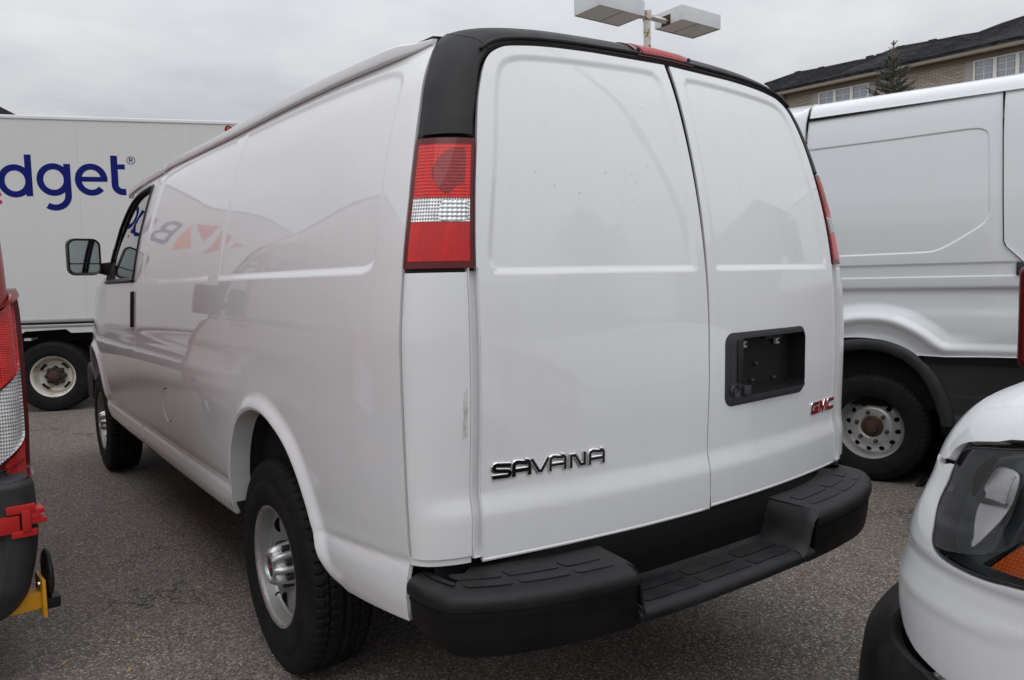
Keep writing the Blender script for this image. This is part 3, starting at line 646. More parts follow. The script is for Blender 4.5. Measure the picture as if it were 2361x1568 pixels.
# bright lip and dark gutter below the header
def doorline(t, dn=0): return np.array([shell(np.array([q]), np.array([dn]))[0] for q in t])
lipP = [tuple(p+np.array([0, -.004, -.001])) for p in doorline(np.linspace(.26, 1.74, 70), .10)]
MB().tube(lipP, .0055, 8).build('header_lip', M['trim'], van, sm=True)
gut = [tuple(p+np.array([0, .014, 0])) for p in doorline(np.linspace(0.0, 2.0, 110), .0)]
MB().tube(gut, .013, 8).build('door_seal', M['seal'], van, sm=True)
# third brake light set in the header
bl = gsurf('brake_light', lambda t, s: shell(t, s)+np.array([0, -.004, .002]), np.linspace(.845, 1.165, 30), np.linspace(.03, .62, 14), M['lens_rim'], van, flip=False, hem=.01)
gsurf('lens', lambda t, s: shell(t, s)+np.array([0, -.006, .003]), np.linspace(.882, 1.128, 30), np.linspace(.06, .58, 14), mat('red_brake_lens', (.5, .01, .01), .3, coat=.0, spec=.2, build=lens_nodes((.48, .010, .008), (.18, .003, .004), (.016, .08), .8)), bl, hem=.004)
for tq in (.862, 1.148):
    p = shell(np.array([tq]), np.array([.20]))[0]+np.array([0, -.004, 0]); MB().lathe([(0, .0075), (.0065, .0075), (.008, .004)], 'y', c=tuple(p), n=14).build('screw', M['seal'], bl, sm=True)
# corner panels (white) below the tail lights
cz = zl((.705, .76, .012), (.76, 1.0, .02), (1.0, 1.416, .03))
cfun = lambda s, z: corner(s, z)
cp = gsurf('corner_panel', lambda s, z: corner(s, z, gap0=.006+.014*0, gap1=.022-.010*smooth(.95, 1.3, 1.0))+np.stack([0*s, 0*s, .0*z], -1), np.linspace(0, 1, 26), cz, WH, van, flip=False, hem=.014)
cb_ = gsurf('lower_flange', lambda s, z: corner(s, z, gap0=.0, gap1=.020)+np.array([0, .006, 0]), np.linspace(.03, 1, 20), np.linspace(.686, .7035, 3), WH, cp, flip=False, hem=.01)
mirror_copy(cp, van)
# white jamb seen in the slot between corner panel and door
jb = gsurf('door_jamb', lambda x, z: np.stack([-(xd(z)+.02)+x, rearY(-xd(z), z)+.016+0*x, z], -1), np.linspace(0, .026, 4), np.linspace(.70, 1.425, 20), WH, van, flip=True, hem=.02); mirror_copy(jb, van)
# tail lights
def lampS(s0, s1, z0, z1, m, name, parent, lift, hem=.006, nu=24, nv=20, ridge=0):
    def f(s, z):
        B = corner(s, z, gap0=.004, gap1=.004); e = 1e-3
        du = corner(s+e, z, gap0=.004, gap1=.004)-corner(s-e, z, gap0=.004, gap1=.004); dz = corner(s, z+e, gap0=.004, gap1=.004)-corner(s, z-e, gap0=.004, gap1=.004)
        n = np.cross(du, dz); n /= np.linalg.norm(n, axis=1)[:, None]; return B+n*lift
    return gsurf(name, f, np.linspace(s0, s1, nu), np.linspace(z0, z1, nv), m, parent, flip=False, hem=hem)
tl = lampS(.0, 1, 1.426, 1.752, M['lens_rim'], 'tail_light', van, .004, hem=.03)
lampS(.085, .935, 1.5995, 1.735, M['lens_red'], 'upper_lens', tl, .0052, nv=24)
lampS(.085, .935, 1.540, 1.598, M['lens_clear'], 'reversing_lens', tl, .0055)
lampS(.085, .935, 1.443, 1.5385, M['lens_red_smooth'], 'lower_lens', tl, .0052)
panel('bulb_reflector', crom([(.50, 1.546), (.52, 1.592), (.66, 1.5945), (.84, 1.5945), (.905, 1.585), (.905, 1.553), (.84, 1.5435), (.66, 1.5435)], 3, True), lambda s, z: corner(s, z, gap0=.004, gap1=.004)+np.array([-.003, -.0058, 0]), np.linspace(.5, .9, 10), np.linspace(1.54, 1.6, 6), mat('bulb_reflector', (.6, .6, .6), .18, metal=.6, build=lens_nodes((.78, .79, .80), (.30, .31, .32), (.070, .0105), .8)), tl, hem=0)
def bowl(s, z):
    B = corner(s, z, gap0=.004, gap1=.004); return B+np.array([-.003, -.0052, 0])
panel('reflector_bowl', crom([(.84, 1.722), (.60, 1.724), (.42, 1.700), (.34, 1.667), (.40, 1.635), (.55, 1.612), (.62, 1.612), (.72, 1.63), (.84, 1.640)], 5, True), bowl, np.linspace(.3, .9, 12), np.linspace(1.61, 1.73, 12), M['lens_red_dark'], tl, hem=0)
mirror_copy(tl, van)
gsurf('lamp_gasket', lambda s, z: corner(s, z, gap0=.004, gap1=-.002)+np.array([.006, .012, 0]), np.linspace(0, 1, 18), np.linspace(1.4185, 1.765, 8), M['seal'], van, flip=False)
mirror_copy([o for o in van.children if o.name.startswith('lamp_gasket')][0], van)
# rear doors
def door_recess(pts):
    return crom(pts, 4, True)
dr_pts = [(.745, 1.46), (.735, 1.42), (.715, 1.407), (.40, 1.4065), (.075, 1.406), (.045, 1.412), (.036, 1.435), (.035, 1.60), (.040, 1.85), (.045, 1.97), (.060, 2.004), (.10, 2.018), (.32, 2.014), (.51, 2.006), (.590, 1.992), (.632, 1.960), (.661, 1.886), (.700, 1.70), (.727, 1.57)]
DR = door_recess(dr_pts)
def rdoor(sg):
    def f(X, Z):
        Q = np.stack([X*sg, Z], -1); y = rearY(X, Z); m = Z > 1.38
        if m.any(): y[m] += .0080*(1-smooth(-.023, .001, sdist(Q[m], DR)))
        # the edge of the door skin rolls over
        return np.stack([X, y, Z], -1)
    return f
zd = zl((.69, .80, .012), (.80, .88, .009), (.88, 1.39, .035), (1.39, 1.45, .006), (1.45, 1.95, .035), (1.95, 2.045, .007))
def xgrid(sg): return np.sort(sg*zl((.0, .07, .007), (.07, .58, .035), (.58, .80, .011)))
ed = [(.788, .687), (.789, .75), (.785, .9), (.781, 1.2), (.776, 1.43), (.759, 1.6), (.734, 1.743), (.714, 1.838), (.699, 1.889), (.673, 1.953), (.648, 1.988), (.612, 2.011), (.571, 2.0225), (.465, 2.034), (.3, 2.040)]
edc = densify(crom(ed, 4), .03, False)
L_out = np.concatenate([[(-x, z) for x, z in edc], densify([(-.0125, 2.044), (-.010, 1.9), (-.007, 1.6), (-.004, 1.3), (-.0025, 1.0), (-.0025, .684), (-.30, .684), (-.788, .684)], .035, False)])
ld = panel('rear_door', L_out, rdoor(-1), xgrid(-1), zd, WH, van, hem=.016, flip=False, feats=[(DR*np.array([-1, 1]), [-.032, -.023, -.018, -.014, -.010, -.006, -.002, .001, .008], True)])
R_out = np.concatenate([[(x, z) for x, z in edc], densify([(.010, 2.043), (.008, 1.9), (.006, 1.6), (.0035, 1.3), (.0025, 1.0), (.0025, .690), (.788, .690)], .035, False)])
lic = rrect(.078, .538, .990, 1.212, .034)
rd = panel('rear_door', R_out, rdoor(1), xgrid(1), zd, WH, van, holes=[lic], hem=.016, flip=False, feats=[(DR, [-.032, -.023, -.018, -.014, -.010, -.006, -.002, .001, .008], True)])
# rolled lower hem of the doors
for sg, zb in ((-1, .684), (1, .690)):
    a, b = (.004, .787)
    MB().tube([(sg*x, float(rearY(np.array(sg*x), np.array(zb)))+.0045, zb+.004) for x in np.linspace(a, b, 20)], .0065, 8).build('door_hem', WH, ld if sg < 0 else rd, sm=True)
MB().tube([(0, float(rearY(np.array(0.), np.array(z)))+.040, z) for z in np.linspace(.70, 2.04, 30)], .018, 8).build('centre_seal', M['dark'], van, sm=True)
MB().tube([(-.0015, float(rearY(np.array(0.), np.array(z)))+.0105, z) for z in np.linspace(.95, 2.045, 30)], [.0025+.0065*min(1, k/24) for k in range(30)], 8).build('gap_rubber', mat('matt_black_rubber', (.004, .004, .004), .95, spec=.1), van, sm=True)
# small chips and scratches on the left door
chip_xz = [(-0.5458, 1.9384), (-0.5727, 1.6764), (-0.5211, 1.6412), (-0.4454, 1.6222), (-0.3031, 1.6038), (-0.2587, 1.6106), (-0.1836, 1.7135), (-0.1045, 1.9125), (-0.0795, 1.9038), (-0.1609, 1.8867), (-0.2508, 1.6848), (-0.4423, 1.6263), (-0.2371, 1.6643), (-0.3467, 1.6848), (-0.0197, 2.0066), (-0.0202, 1.9944)]
chip_dy = .0080
mk_ = MB()
for x, z in chip_xz:
    a = RNG.uniform(.9, 2.1); L = RNG.uniform(.0012, .0045); w_ = RNG.uniform(.0006, .0012); dx_, dz_ = cos(a)*L, sin(a)*L; nx_, nz_ = -sin(a)*w_, cos(a)*w_
    mk_.add([(x+sx*dx_+sy*nx_, float(rearY(np.array(x+sx*dx_+sy*nx_), np.array(z+sx*dz_+sy*nz_)))+chip_dy-.0006, z+sx*dz_+sy*nz_) for sx, sy in ((-1, -.4), (.3, -1), (1, .3), (-.4, 1))], [(0, 1, 2, 3)])
mk_ = mk_.build('paint_chips', mat('chipped_paint', (.22, .21, .20), .8), ld); mk_['kind'] = 'stuff'
# licence plate recess
tr_in = rrect(.140, .522, 1.014, 1.197, .020)
def lf(X, Z, d=0): return np.stack([X, rearY(X, Z)+d, Z], -1)
lq = rrect(.074, .542, .986, 1.216, .036)
def frame_f(X, Z):
    Q = np.stack([np.asarray(X), np.asarray(Z)], -1); d = -sdist(Q, lq); return lf(X, Z, -.0125*smooth(-.001, .014, d)-.0005)
lr = panel('licence_recess', lq, frame_f, np.linspace(.07, .545, 26), np.linspace(.984, 1.218, 16), M['grey_plastic'], rd, holes=[tr_in], hem=.006, holehem=.0)
# tray walls and floor
tf = rrect(.150, .516, 1.022, 1.192, .012)
V = []; F = []; n_ = len(tr_in)
for k, (ring, d) in enumerate(((tr_in, -.013), (tr_in, -.004), (tf, .050))):
    for x, z in ring: V.append(lf(np.array([x]), np.array([z]), d)[0])
for k in range(2):
    for i in range(n_): F.append((k*n_+i, k*n_+(i+1) % n_, (k+1)*n_+(i+1) % n_, (k+1)*n_+i))
F.append(tuple(2*n_+i for i in range(n_))[::-1]); mesh('tray', V, F, mat('black_tray_plastic', (.010, .010, .011), .55, spec=.3), rd, False)
def py(x, z, d=0): return float(rearY(np.array(float(x)), np.array(float(z))))+d
b_ = MB(); b_.box(.116, .143, py(.13, 1.1, -.019), py(.13, 1.1, .012), 1.060, 1.194); b_.build('door_latch_handle', M['bumper'], rd, bev=.006)
b_ = MB().lathe([(0, .004), (.009, .004), (.010, 0), (.015, .001), (.018, .006), (.021, .000)], 'y', c=(.106, py(.11, 1.03, -.014), 1.036), n=24); b_.build('lock_cylinder', M['grey_plastic'], rd, auto=30)
b_ = MB(); b_.box(.148, .182, py(.16, 1.03, -.022), py(.16, 1.03, .02), 1.018, 1.048); b_.build('latch_button', M['grey_plastic'], rd, bev=.004)
for x in (.225, .418):
    b_ = MB(); b_.box(x-.009, x+.009, py(x, 1.17, .034), py(x, 1.17, .046), 1.160, 1.181); cl = b_.build('plate_clip', mat('white_nylon', (.5, .5, .48), .5), rd, bev=.002)
    MB().lathe([(0, .004), (.004, .004), (.004, .0)], 'y', c=(x+.001, py(x, 1.17, .034), 1.171), n=10).build('screw_hole', M['seal'], cl)
for x, z in ((.302, 1.101), (.281, 1.047), (.412, 1.044)):
    MB().lathe([(0, .010), (.006, .009), (.007, .0)], 'y', c=(x, py(x, z, .049), z), n=12).build('stud', M['grey_plastic'], rd, sm=True)
b_ = MB(); b_.box(.310, .405, py(.35, 1.19, .01), py(.35, 1.19, .034), 1.183, 1.199); b_.build('plate_lamp', M['bumper'], rd, bev=.004)
# SAVANA
def rearM(x0, z0, ux=1.0): return lambda x, y, h: (x0+x*ux, py(x0+x*ux, z0+y)-h-.0005, z0+y)
def arc(cx, cy, rx, ry, a0, a1, n=6): return [(cx+rx*cos(a), cy+ry*sin(a)) for a in np.linspace(RAD(a0), RAD(a1), n)]
H_ = .038; w_ = .0112; lw = .0535
def gA(): return [[(.004, 0), (.004, H_*.62)]+arc(.014, H_*.86-.004, .010, .008+.0, 180, 90, 5)+[(lw-.014, H_-w_/2+.0005)]+arc(lw-.013, H_*.86-.004, .009, .0085, 90, 0, 5)+[(lw-.004, 0)], [(.006, H_*.40), (lw-.006, H_*.40)]]
def gS(): return [[(lw-.002, H_-w_/2)]+arc(.012, H_*.76, .008, .0075, 90, 270, 6)+arc(lw-.013, H_*.30, .009, .0065, 90, -90, 6)+[(.0, w_/2)]]
gV = lambda: [[(.002, H_), (lw*.42, w_*.5), (lw*.58, w_*.5), (lw-.002, H_)]]
gN = lambda: [[(.005, 0), (.005, H_-w_/2), (.018, H_-w_/2), (lw-.018, w_/2), (lw-.005, w_/2), (lw-.005, H_)]]
x = -.752
for nm, gl, adv in (('S', gS, .056), ('A', gA, .054), ('V', gV, .0535), ('A', gA, .063), ('N', gN, .062), ('A', gA, .055)):
    for q in (0, 1):
        b_ = MB()
        for st in gl(): b_.ribbon(st, w_*(1.34 if q == 0 else .68), .0050 if q == 0 else .0056, rearM(x, .889), top=.72 if q == 0 else .9)
        if q == 0: ch = b_.build('badge_letter', M['chrome'], ld)
        else: b_.build('letter_face', M['badge_black'], ch)
    x += adv
# GMC
def gl3():
    h = .040; l = .056
    G = [(l, h-.005)]+arc(.011, h-.011, .006, .006, 90, 180, 4)+arc(.011, .011, .006, .006, 180, 270, 4)+[(l-.005, .005), (l-.005, h*.45), (l*.5, h*.45)]
    Mm = [(.004, 0), (.004, h-.004), (.012, h-.004), (l/2, .008), (l-.012, h-.004), (l-.004, h-.004), (l-.004, 0)]
    Cc = [(l, h-.005)]+arc(.011, h-.011, .006, .006, 90, 180, 4)+arc(.011, .011, .006, .006, 180, 270, 4)+[(l, .005)]
    return G, Mm, Cc
x = .603
for st in gl3():
    c0 = MB().ribbon(st, .0145, .0045, rearM(x, .895), top=.85).build('badge_letter', M['chrome'], rd); MB().ribbon(st, .0085, .0056, rearM(x, .895), top=.9).build('letter_face', M['badge_red'], c0); x += .064
# drip rail and roof
def rail_f(t, k):
    # k runs round the moulding section
    t = np.asarray(t, float); z0 = np.where(t < 3.518, rail_z(t), 0); z0 = np.where(t >= 3.518, 2.072-.0*(t-3.5)-.075*np.clip(t-3.75, 0, None)**2, z0)
    w0 = Wbase(t, z0)-.30*0
    sec = np.array([(-.012, .000), (.010, -.004), (.020, .000), (.0215, .008), (.018, .030), (.010, .036), (-.030, .040)])
    ki = np.asarray(k); dx = np.interp(ki, np.arange(len(sec)), sec[:, 0]); dz = np.interp(ki, np.arange(len(sec)), sec[:, 1])
    fade = smooth(.462, .60, t); dx = dx*(.35+.65*fade); dz = dz*(.35+.65*fade)
    return np.stack([-(w0+dx), t, z0+dz], -1)
def rail_mesh(name, y0, y1, parent):
    ts = np.linspace(y0, y1, 60); V = []; F = []; K = 7
    for t in ts: V += [tuple(p) for p in rail_f(np.full(K, t), np.arange(K))]
    for i in range(len(ts)-1):
        for k in range(K-1): F.append((i*K+k, (i+1)*K+k, (i+1)*K+k+1, i*K+k+1))
    F.append(tuple(range(K)))
    return mesh(name, V, F, WH, parent, True, auto=35)
rl = rail_mesh('drip_rail', .468, 3.50, van); mirror_copy(rl, van); rl2 = rail_mesh('drip_rail', 3.515, 4.55, van); mirror_copy(rl2, van)
V = []; F = []; ts = np.linspace(.49, 4.5, 30); K = 15
for t in ts:
    z0 = float(rail_z(t))+.034 if t < 3.5 else 2.106-.075*max(0, t-3.75)**2; w0 = float(Wbase(t, z0-.034))-.02
    for k in range(K):
        a = -1+2*k/(K-1); V.append((w0*a, t, z0+(.045 if t > .6 else .045+.0)*(1-abs(a)**2.6)*min(1, .45+(t-.3)*1.5)))
for i in range(len(ts)-1):
    for k in range(K-1): F.append((i*K+k, i*K+k+1, (i+1)*K+k+1, (i+1)*K+k))
mesh('roof', V, F, WH, van, True)
# nose, windscreen, inner shell
nz = MB()
hood = [(.90, 4.75, 1.46), (.86, 5.3, 1.36), (.80, 5.8, 1.20), (.72, 6.08, 1.02)]
V = []; F = []
for (w0, y, z) in hood:
    for k in range(9): a = -1+k/4; V.append((w0*a, y+.10*(1-a*a), z+.03*(1-a*a)))
for i in range(3):
    for k in range(8): F.append((i*9+k, i*9+k+1, i*9+k+10, i*9+k+9))
mesh('hood', V, F, WH, van, True)
nz.add([(-.86, 5.95, .52), (.86, 5.95, .52), (.80, 6.12, .55), (-.80, 6.12, .55), (-.86, 5.93, 1.1), (.86, 5.93, 1.1), (.72, 6.16, 1.03), (-.72, 6.16, 1.03)], [(0, 1, 5, 4), (3, 2, 6, 7), (0, 3, 7, 4), (1, 2, 6, 5), (0, 1, 2, 3)]); nz.build('grille_panel', M['trim'], van, bev=.03)
V = []; F = []
for (w0, y, z) in ((.86, 4.74, 1.47), (.80, 4.50, 1.80), (.70, 4.22, 2.07)):
    for k in range(9): a = -1+k/4; V.append((w0*a, y+.10*(1-a*a), z+.02*(1-a*a)))
for i in range(2):
    for k in range(8): F.append((i*9+k, i*9+k+1, i*9+k+10, i*9+k+9))
mesh('windscreen', V, F, M['glass'], van, True)
b_ = MB(); b_.box(-.93, .93, 5.74, 6.22, .44, .78); b_.build('front_bumper', M['bumper'], van, bev=.06, seg=3)
b_ = MB()
b_.add([(-.88, .34, .60), (.88, .34, .60), (.88, .34, 1.60), (-.88, .34, 1.60), (.70, .46, 1.93), (-.70, .46, 1.93), (-.68, 4.1, 1.95), (.68, 4.1, 1.95), (-.88, 4.6, 1.5), (.88, 4.6, 1.5), (-.88, 5.0, .55), (.88, 5.0, .55)], [(0, 1, 2, 3), (3, 2, 4, 5), (5, 4, 7, 6), (6, 7, 9, 8), (8, 9, 11, 10), (0, 10, 11, 1), (0, 3, 8, 10), (3, 5, 6, 8), (1, 11, 9, 2), (2, 9, 7, 4)]); b_.build('dark_inner_shell', M['dark'], van)  # dark unseen box added inside to block light and blacken the panel gaps
# wheel wells and underbody
for (yc, pts) in ((YC, arch_pts), (YF, farch_pts)):
    for s in (-1, 1):
        P = [(y, z) for y, z in pts]; c = np.array([yc if yc > 2 else 1.28, .60]); V = []; F = []
        for j, xx in enumerate((.94, .86, .60)):
            for y, z in P: q = c+(np.array([y, z])-c)*(1.035 if j else 1.01); V.append((s*xx, q[0], q[1]))
        m = len(P)
        for j in range(2):
            for i in range(m-1): F.append((j*m+i, j*m+i+1, (j+1)*m+i+1, (j+1)*m+i))
        F.append(tuple(2*m+i for i in range(m)))
        mesh('wheel_liner', V, F, M['under'], van, True)
b_ = MB(); b_.box(-.62, .62, .35, 5.8, .50, .62); b_.box(-.9, .9, 1.85, 4.6, .49, .56); b_.box(-.45, -.37, .2, 5.6, .40, .52); b_.box(.37, .45, .2, 5.6, .40, .52); b_.build('chassis', M['under'], van)
b_ = MB(); b_.tube([(-.8, YC, WZ), (-.17, YC, WZ), (-.12, YC, WZ), (.12, YC, WZ), (.17, YC, WZ), (.8, YC, WZ)], [.05, .05, .15, .15, .05, .05]); b_.build('axle', M['under'], van, sm=True); b_ = MB(); b_.tube([(-.8, YF, WZ), (.8, YF, WZ)], .04); b_.build('axle', M['under'], van, sm=True)
for (y) in (YC, YF):
    for s in (-1, 1): van_wheel(van, (s*.845, y, WZ), s)
# door mirror
mr = MB(); P = rrect(-1.172, -.968, 1.505, 1.750, .05); 
def mprism(y0, y1, grow): return [((x+1.07)*grow-1.07, y0, (z-1.63)*grow+1.63) for x, z in P]
V = mprism(4.74, 0, 1.0)+mprism(4.80, 0, 1.06)+mprism(4.88, 0, .92)+mprism(4.92, 0, .6); n_ = len(P); F = []
for k in range(3):
    for i in range(n_): F.append((k*n_+i, k*n_+(i+1) % n_, (k+1)*n_+(i+1) % n_, (k+1)*n_+i))
F.append(tuple(3*n_+i for i in range(n_))); V2 = [((v[0]+1.07)*.93-1.07, 4.745, (v[2]-1.63)*.93+1.63) for v in V[:n_]]; k0 = len(V); V += V2
for i in range(n_): F.append((i, (i+1) % n_, k0+(i+1) % n_, k0+i))
V += [(v[0], 4.757, v[2]) for v in V2]
for i in range(n_): F.append((k0+i, k0+(i+1) % n_, k0+n_+(i+1) % n_, k0+n_+i))
F.append(tuple(k0+n_+i for i in range(n_))); mrr = mesh('door_mirror', V, F, M['seal'], van, True, auto=40)
for nm, z0, z1, rr in (('mirror_glass', 1.582, 1.738, (.005, .005, .04, .04)), ('wide_angle_glass', 1.517, 1.574, (.035, .035, .005, .005))):
    Q = rrect(-1.160, -.980, z0, z1, rr); V = [(x, 4.7535-.0, z) for x, z in Q]+[(x, 4.749, z) for x, z in Q]; n_ = len(Q)
    mesh(nm, V, [tuple(n_+i for i in range(n_))]+[(i, (i+1) % n_, n_+(i+1) % n_, n_+i) for i in range(n_)], M['mirror'], mrr, False)
b_ = MB(); b_.add([(-.99, 4.78, 1.515), (-.99, 4.86, 1.515), (-.99, 4.86, 1.58), (-.99, 4.78, 1.58), (-.90, 4.70, 1.485), (-.90, 4.82, 1.485), (-.90, 4.82, 1.59), (-.90, 4.70, 1.59)], [(0, 1, 2, 3), (4, 5, 6, 7), (0, 1, 5, 4), (1, 2, 6, 5), (2, 3, 7, 6), (3, 0, 4, 7)]); b_.build('mirror_arm', M['seal'], mrr, bev=.012)
b_ = MB(); b_.add([(-.965, 4.50, 1.446), (-.948, 4.79, 1.43), (-.90, 4.66, 1.68), (-.935, 4.42, 1.446), (-.90, 4.50, 1.446), (-.90, 4.79, 1.43), (-.86, 4.66, 1.68), (-.90, 4.42, 1.446)], [(0, 1, 2), (3, 0, 2), (4, 6, 5), (7, 6, 4), (1, 5, 6, 2), (0, 3, 7, 4), (3, 2, 6, 7), (0, 4, 5, 1)]); b_.build('mirror_base', M['seal'], mrr, bev=.006)
mc = mrr.copy(); link(mc, van); mc.scale = (-1, 1, 1)
for ch in mrr.children: d = ch.copy(); link(d, mc)
# small weathered marks on the corner panel
scr = MB()
for k in range(16):
    s0 = .86+RNG.uniform(-.03, .04); z0 = RNG.uniform(.98, 1.10); L = RNG.uniform(.01, .05)
    a = corner(np.array([s0, s0+.004]), np.array([z0, z0]), gap0=.006, gap1=.012)+np.array([-.0006, -.0010, 0]); b = corner(np.array([s0, s0+.004]), np.array([z0+L, z0+L]), gap0=.006, gap1=.012)+np.array([-.0006, -.0010, 0])
    scr.add([a[0], a[1], b[1], b[0]], [(0, 1, 2, 3)])
scr.build('scuff_marks', mat('grey_scuff', (.30, .29, .28), .7), cp)
# ------------------------------------------------------------------ rear step bumper
def rim(u):
    """plan outline of the bumper, u = X"""
    a = np.asarray(u, float); a = np.where(a > 0, a+.062*smooth(.46, .87, a), -a); return pchip([0, .3, .54, .75, .88, .94, .975], [-.042, -.036, -.014, .035, .095, .145, .215])(a)
# full bumper: parameter u along arc incl. rounded ends
def plan_pts(side):
    a = [(x, float(rim(-x))) for x in np.linspace(0, .94, 26)]
    e = [(.951, .175), (.959, .21), (.963, .25), (.962, .305)]
    P = np.array(a+e)
    if side > 0: P[:, 0] -= .062*smooth(.5, .93, P[:, 0])
    P[:, 0] *= side; return crom(P, 2)
def sweep(path, sec_fn, name, m, parent, caps=(True, True), auto=50):
    """path: list of (x,y); section offsets (inward distance d, z) per point"""
    V = []; F = []; n = len(path); K = None
    for i, p in enumerate(path):
        a = path[max(i-1, 0)]; b = path[min(i+1, n-1)]; t = (b-a)/np.linalg.norm(b-a); nr = np.array([-t[1], t[0]])
        if nr @ (np.array([0, .6])-p) < 0: nr = -nr
        sec = sec_fn(p); K = len(sec)
        for d, z in sec: V.append((p[0]+nr[0]*d, p[1]+nr[1]*d, z))
    for i in range(n-1):
        for k in range(K-1): F.append((i*K+k, (i+1)*K+k, (i+1)*K+k+1, i*K+k+1))
    if caps[0]: F.append(tuple(range(K)))
    if caps[1]: F.append(tuple((n-1)*K+k for k in range(K)))
    me_ = MB(); me_.add(V, F); return me_.build(name, m, parent, auto=auto)
XL, XR = -.475, .285
ZT, ZS = .665, .552
def upsec(p):
    depth = max(.02, min(.20, .285-p[1])) if abs(p[0]) < .93 else .04
    return [(depth, ZT+.004), (.060, ZT+.002), (.042, ZT), (.024, ZT-.0035), (.010, ZT-.011), (.002, ZT-.020), (0, ZT-.030), (.001, ZT-.044), (.006, ZT-.050), (.016, ZT-.052)]
def fasec(p):
    zb = .494+.025*float(smooth(.10, .30, p[1]))
    return [(.010, ZT-.046), (.0065, ZT-.058), (.009, .60), (.012, .560), (.020, zb+.012), (.038, zb-.002), (.12, zb-.006)]
bmp = None
for sd in (-1, 1):
    P = plan_pts(sd); xi = abs(XL) if sd < 0 else XR
    P = P[np.abs(P[:, 0]) > xi]; P = np.concatenate([[[sd*xi, float(rim(xi))]], P])
    o = sweep(P, upsec, 'bumper' if bmp is None else 'bumper_step_pad', M['bumper'], bmp if bmp else van)
    if bmp is None: bmp = o
    sweep(P, fasec, 'bumper_fascia', M['fascia'], bmp)
# centre step: low tread and the two risers
P = np.array([(x, float(rim(x))) for x in np.linspace(XL+.004, XR-.012, 30)])
sweep(P, lambda p: [(.175, ZS+.012), (.16, ZS+.004), (.10, ZS+.001), (.035, ZS), (.018, ZS-.004), (.006, ZS-.013), (.001, ZS-.026), (.006, ZS-.036), (.04, ZS-.04)], 'centre_step', M['bumper'], bmp)
def riser(x0, x1, nm):
    # curved wall between the upper pad (at x0) and the step (at x1)
    prof = [(0, ZT+.001), (.14, ZT-.003), (.30, ZT-.014), (.42, ZT-.034), (.52, ZT-.060), (.62, ZS+.028), (.78, ZS+.008), (1, ZS+.001)]
    V = []; F = []; K = len(prof); ds = [.20, .06, .030, .012, .002, .0, .006]
    for d in range(len(ds)):
        for q, z in prof:
            xx = x0+(x1-x0)*q; dd = ds[d]; y = float(rim(xx))+dd; zz = z-(.018 if ds[d] <= .006 and d >= 3 else .004 if ds[d] <= .012 else 0)-(.012 if d == 6 else 0); V.append((xx, y, zz))
    for i in range(len(ds)-1):
        for k in range(K-1): F.append((i*K+k, i*K+k+1, (i+1)*K+k+1, (i+1)*K+k))
    m_ = MB(); m_.add(V, F); return m_.build(nm, M['bumper'], bmp, sm=True)
riser(XL-.004, XL+.024, 'step_riser'); riser(XR+.004, XR-.085, 'step_riser')
sweep(np.array([(x, float(rim(x))) for x in np.linspace(-.80, .80, 30)]), lambda p: [(.172, .535), (.170, .60), (.172, .66), (.20, .690)], 'bumper_beam', mat('matt_black_recess', (.004, .004, .004), .9, spec=.15), bmp)
b_ = MB(); b_.add([(-.90, .275, .60), (.90, .275, .60), (.90, .27, .682), (-.90, .27, .682)], [(0, 1, 2, 3)]); b_.build('sill_closure', M['dark'], bmp)
b_ = MB(); b_.box(-.47, -.40, .02, .5, .49, .530); b_.build('bumper_bracket', mat('greasy_rusty_steel', (.035, .026, .02), .8), bmp, bev=.006)
# raised tread pads on the step: outlined rounded rectangles
def pad(x0, x1, d0, d1, z, skew=0):
    Q = rrect(x0, x1, d0, d1, .012, 4); Q = densify(Q, .03)
    def f(x, d): x = np.asarray(x, float); d = np.asarray(d, float); return np.stack([x, rim(x)+d, z+0*x], -1)
    panel('tread_pad', Q, f, np.arange(x0, x1, .05), np.arange(d0, d1, .02), M['bumper'], bmp, hem=.003)
for sgn in (-1, 1):
    lo_ = .475 if sgn < 0 else .30
    spans = [(lo_+.035, .62), (.635, .765), (.78, .885)] if sgn < 0 else [(lo_+.035, .52), (.535, .68), (.695, .80)]
    for a, b in spans:
        for d0, d1 in ((.045, .085), (.095, .140)):
            pad(*sorted((sgn*a, sgn*b)), d0, d1, ZT+.0028+.0022*(d0 > .05))
for a, b in ((-.42, -.22), (-.205, .0), (.015, .20)):
    for d0, d1 in ((.035, .080), (.092, .145)): pad(a, b, d0, d1, ZS+.0028+.002*(d0 > .05))
# ------------------------------------------------------------------ box truck on the left
bt = thing('box_truck', 'white box truck with big blue lettering and a rusty white wheel, beyond the door mirror', 'truck', (-.95, 8.9, 0), -.364)
TW = M['truck_white']
edges = [-4.6, -3.26, -2.04, -.82, .40, 1.62, 2.12]
for a, b in zip(edges[:-1], edges[1:]):
    m_ = MB(); m_.box(a+.0006, b-.0006, 0, .03, 1.078, 3.33); m_.build('wall_panel', TW, bt)
m_ = MB(); m_.box(-4.6, 2.12, .031, 2.3, 1.08, 3.35); m_.build('cargo_box', TW, bt)
m_ = MB(); m_.box(-4.6, 2.158, -.012, .05, 3.325, 3.368); m_.build('roof_rail', M['white2'], bt, bev=.010, seg=3)
m_ = MB(); m_.box(2.118, 2.160, -.010, .06, 1.06, 3.35); m_.build('corner_post', M['white2'], bt, bev=.008, seg=2)
m_ = MB(); m_.box(-4.6, 2.15, -.012, .04, 1.036, 1.076); m_.build('bottom_rail', M['alu'], bt, bev=.006, seg=2)
m_ = MB(); m_.box(-4.6, 2.15, -.004, .04, 1.012, 1.0355); m_.build('rub_strip', M['seal'], bt)
m_ = MB(); m_.box(-4.6, 2.15, -.012, .04, .980, 1.0115); m_.build('lower_rail', M['alu'], bt, bev=.008, seg=2)
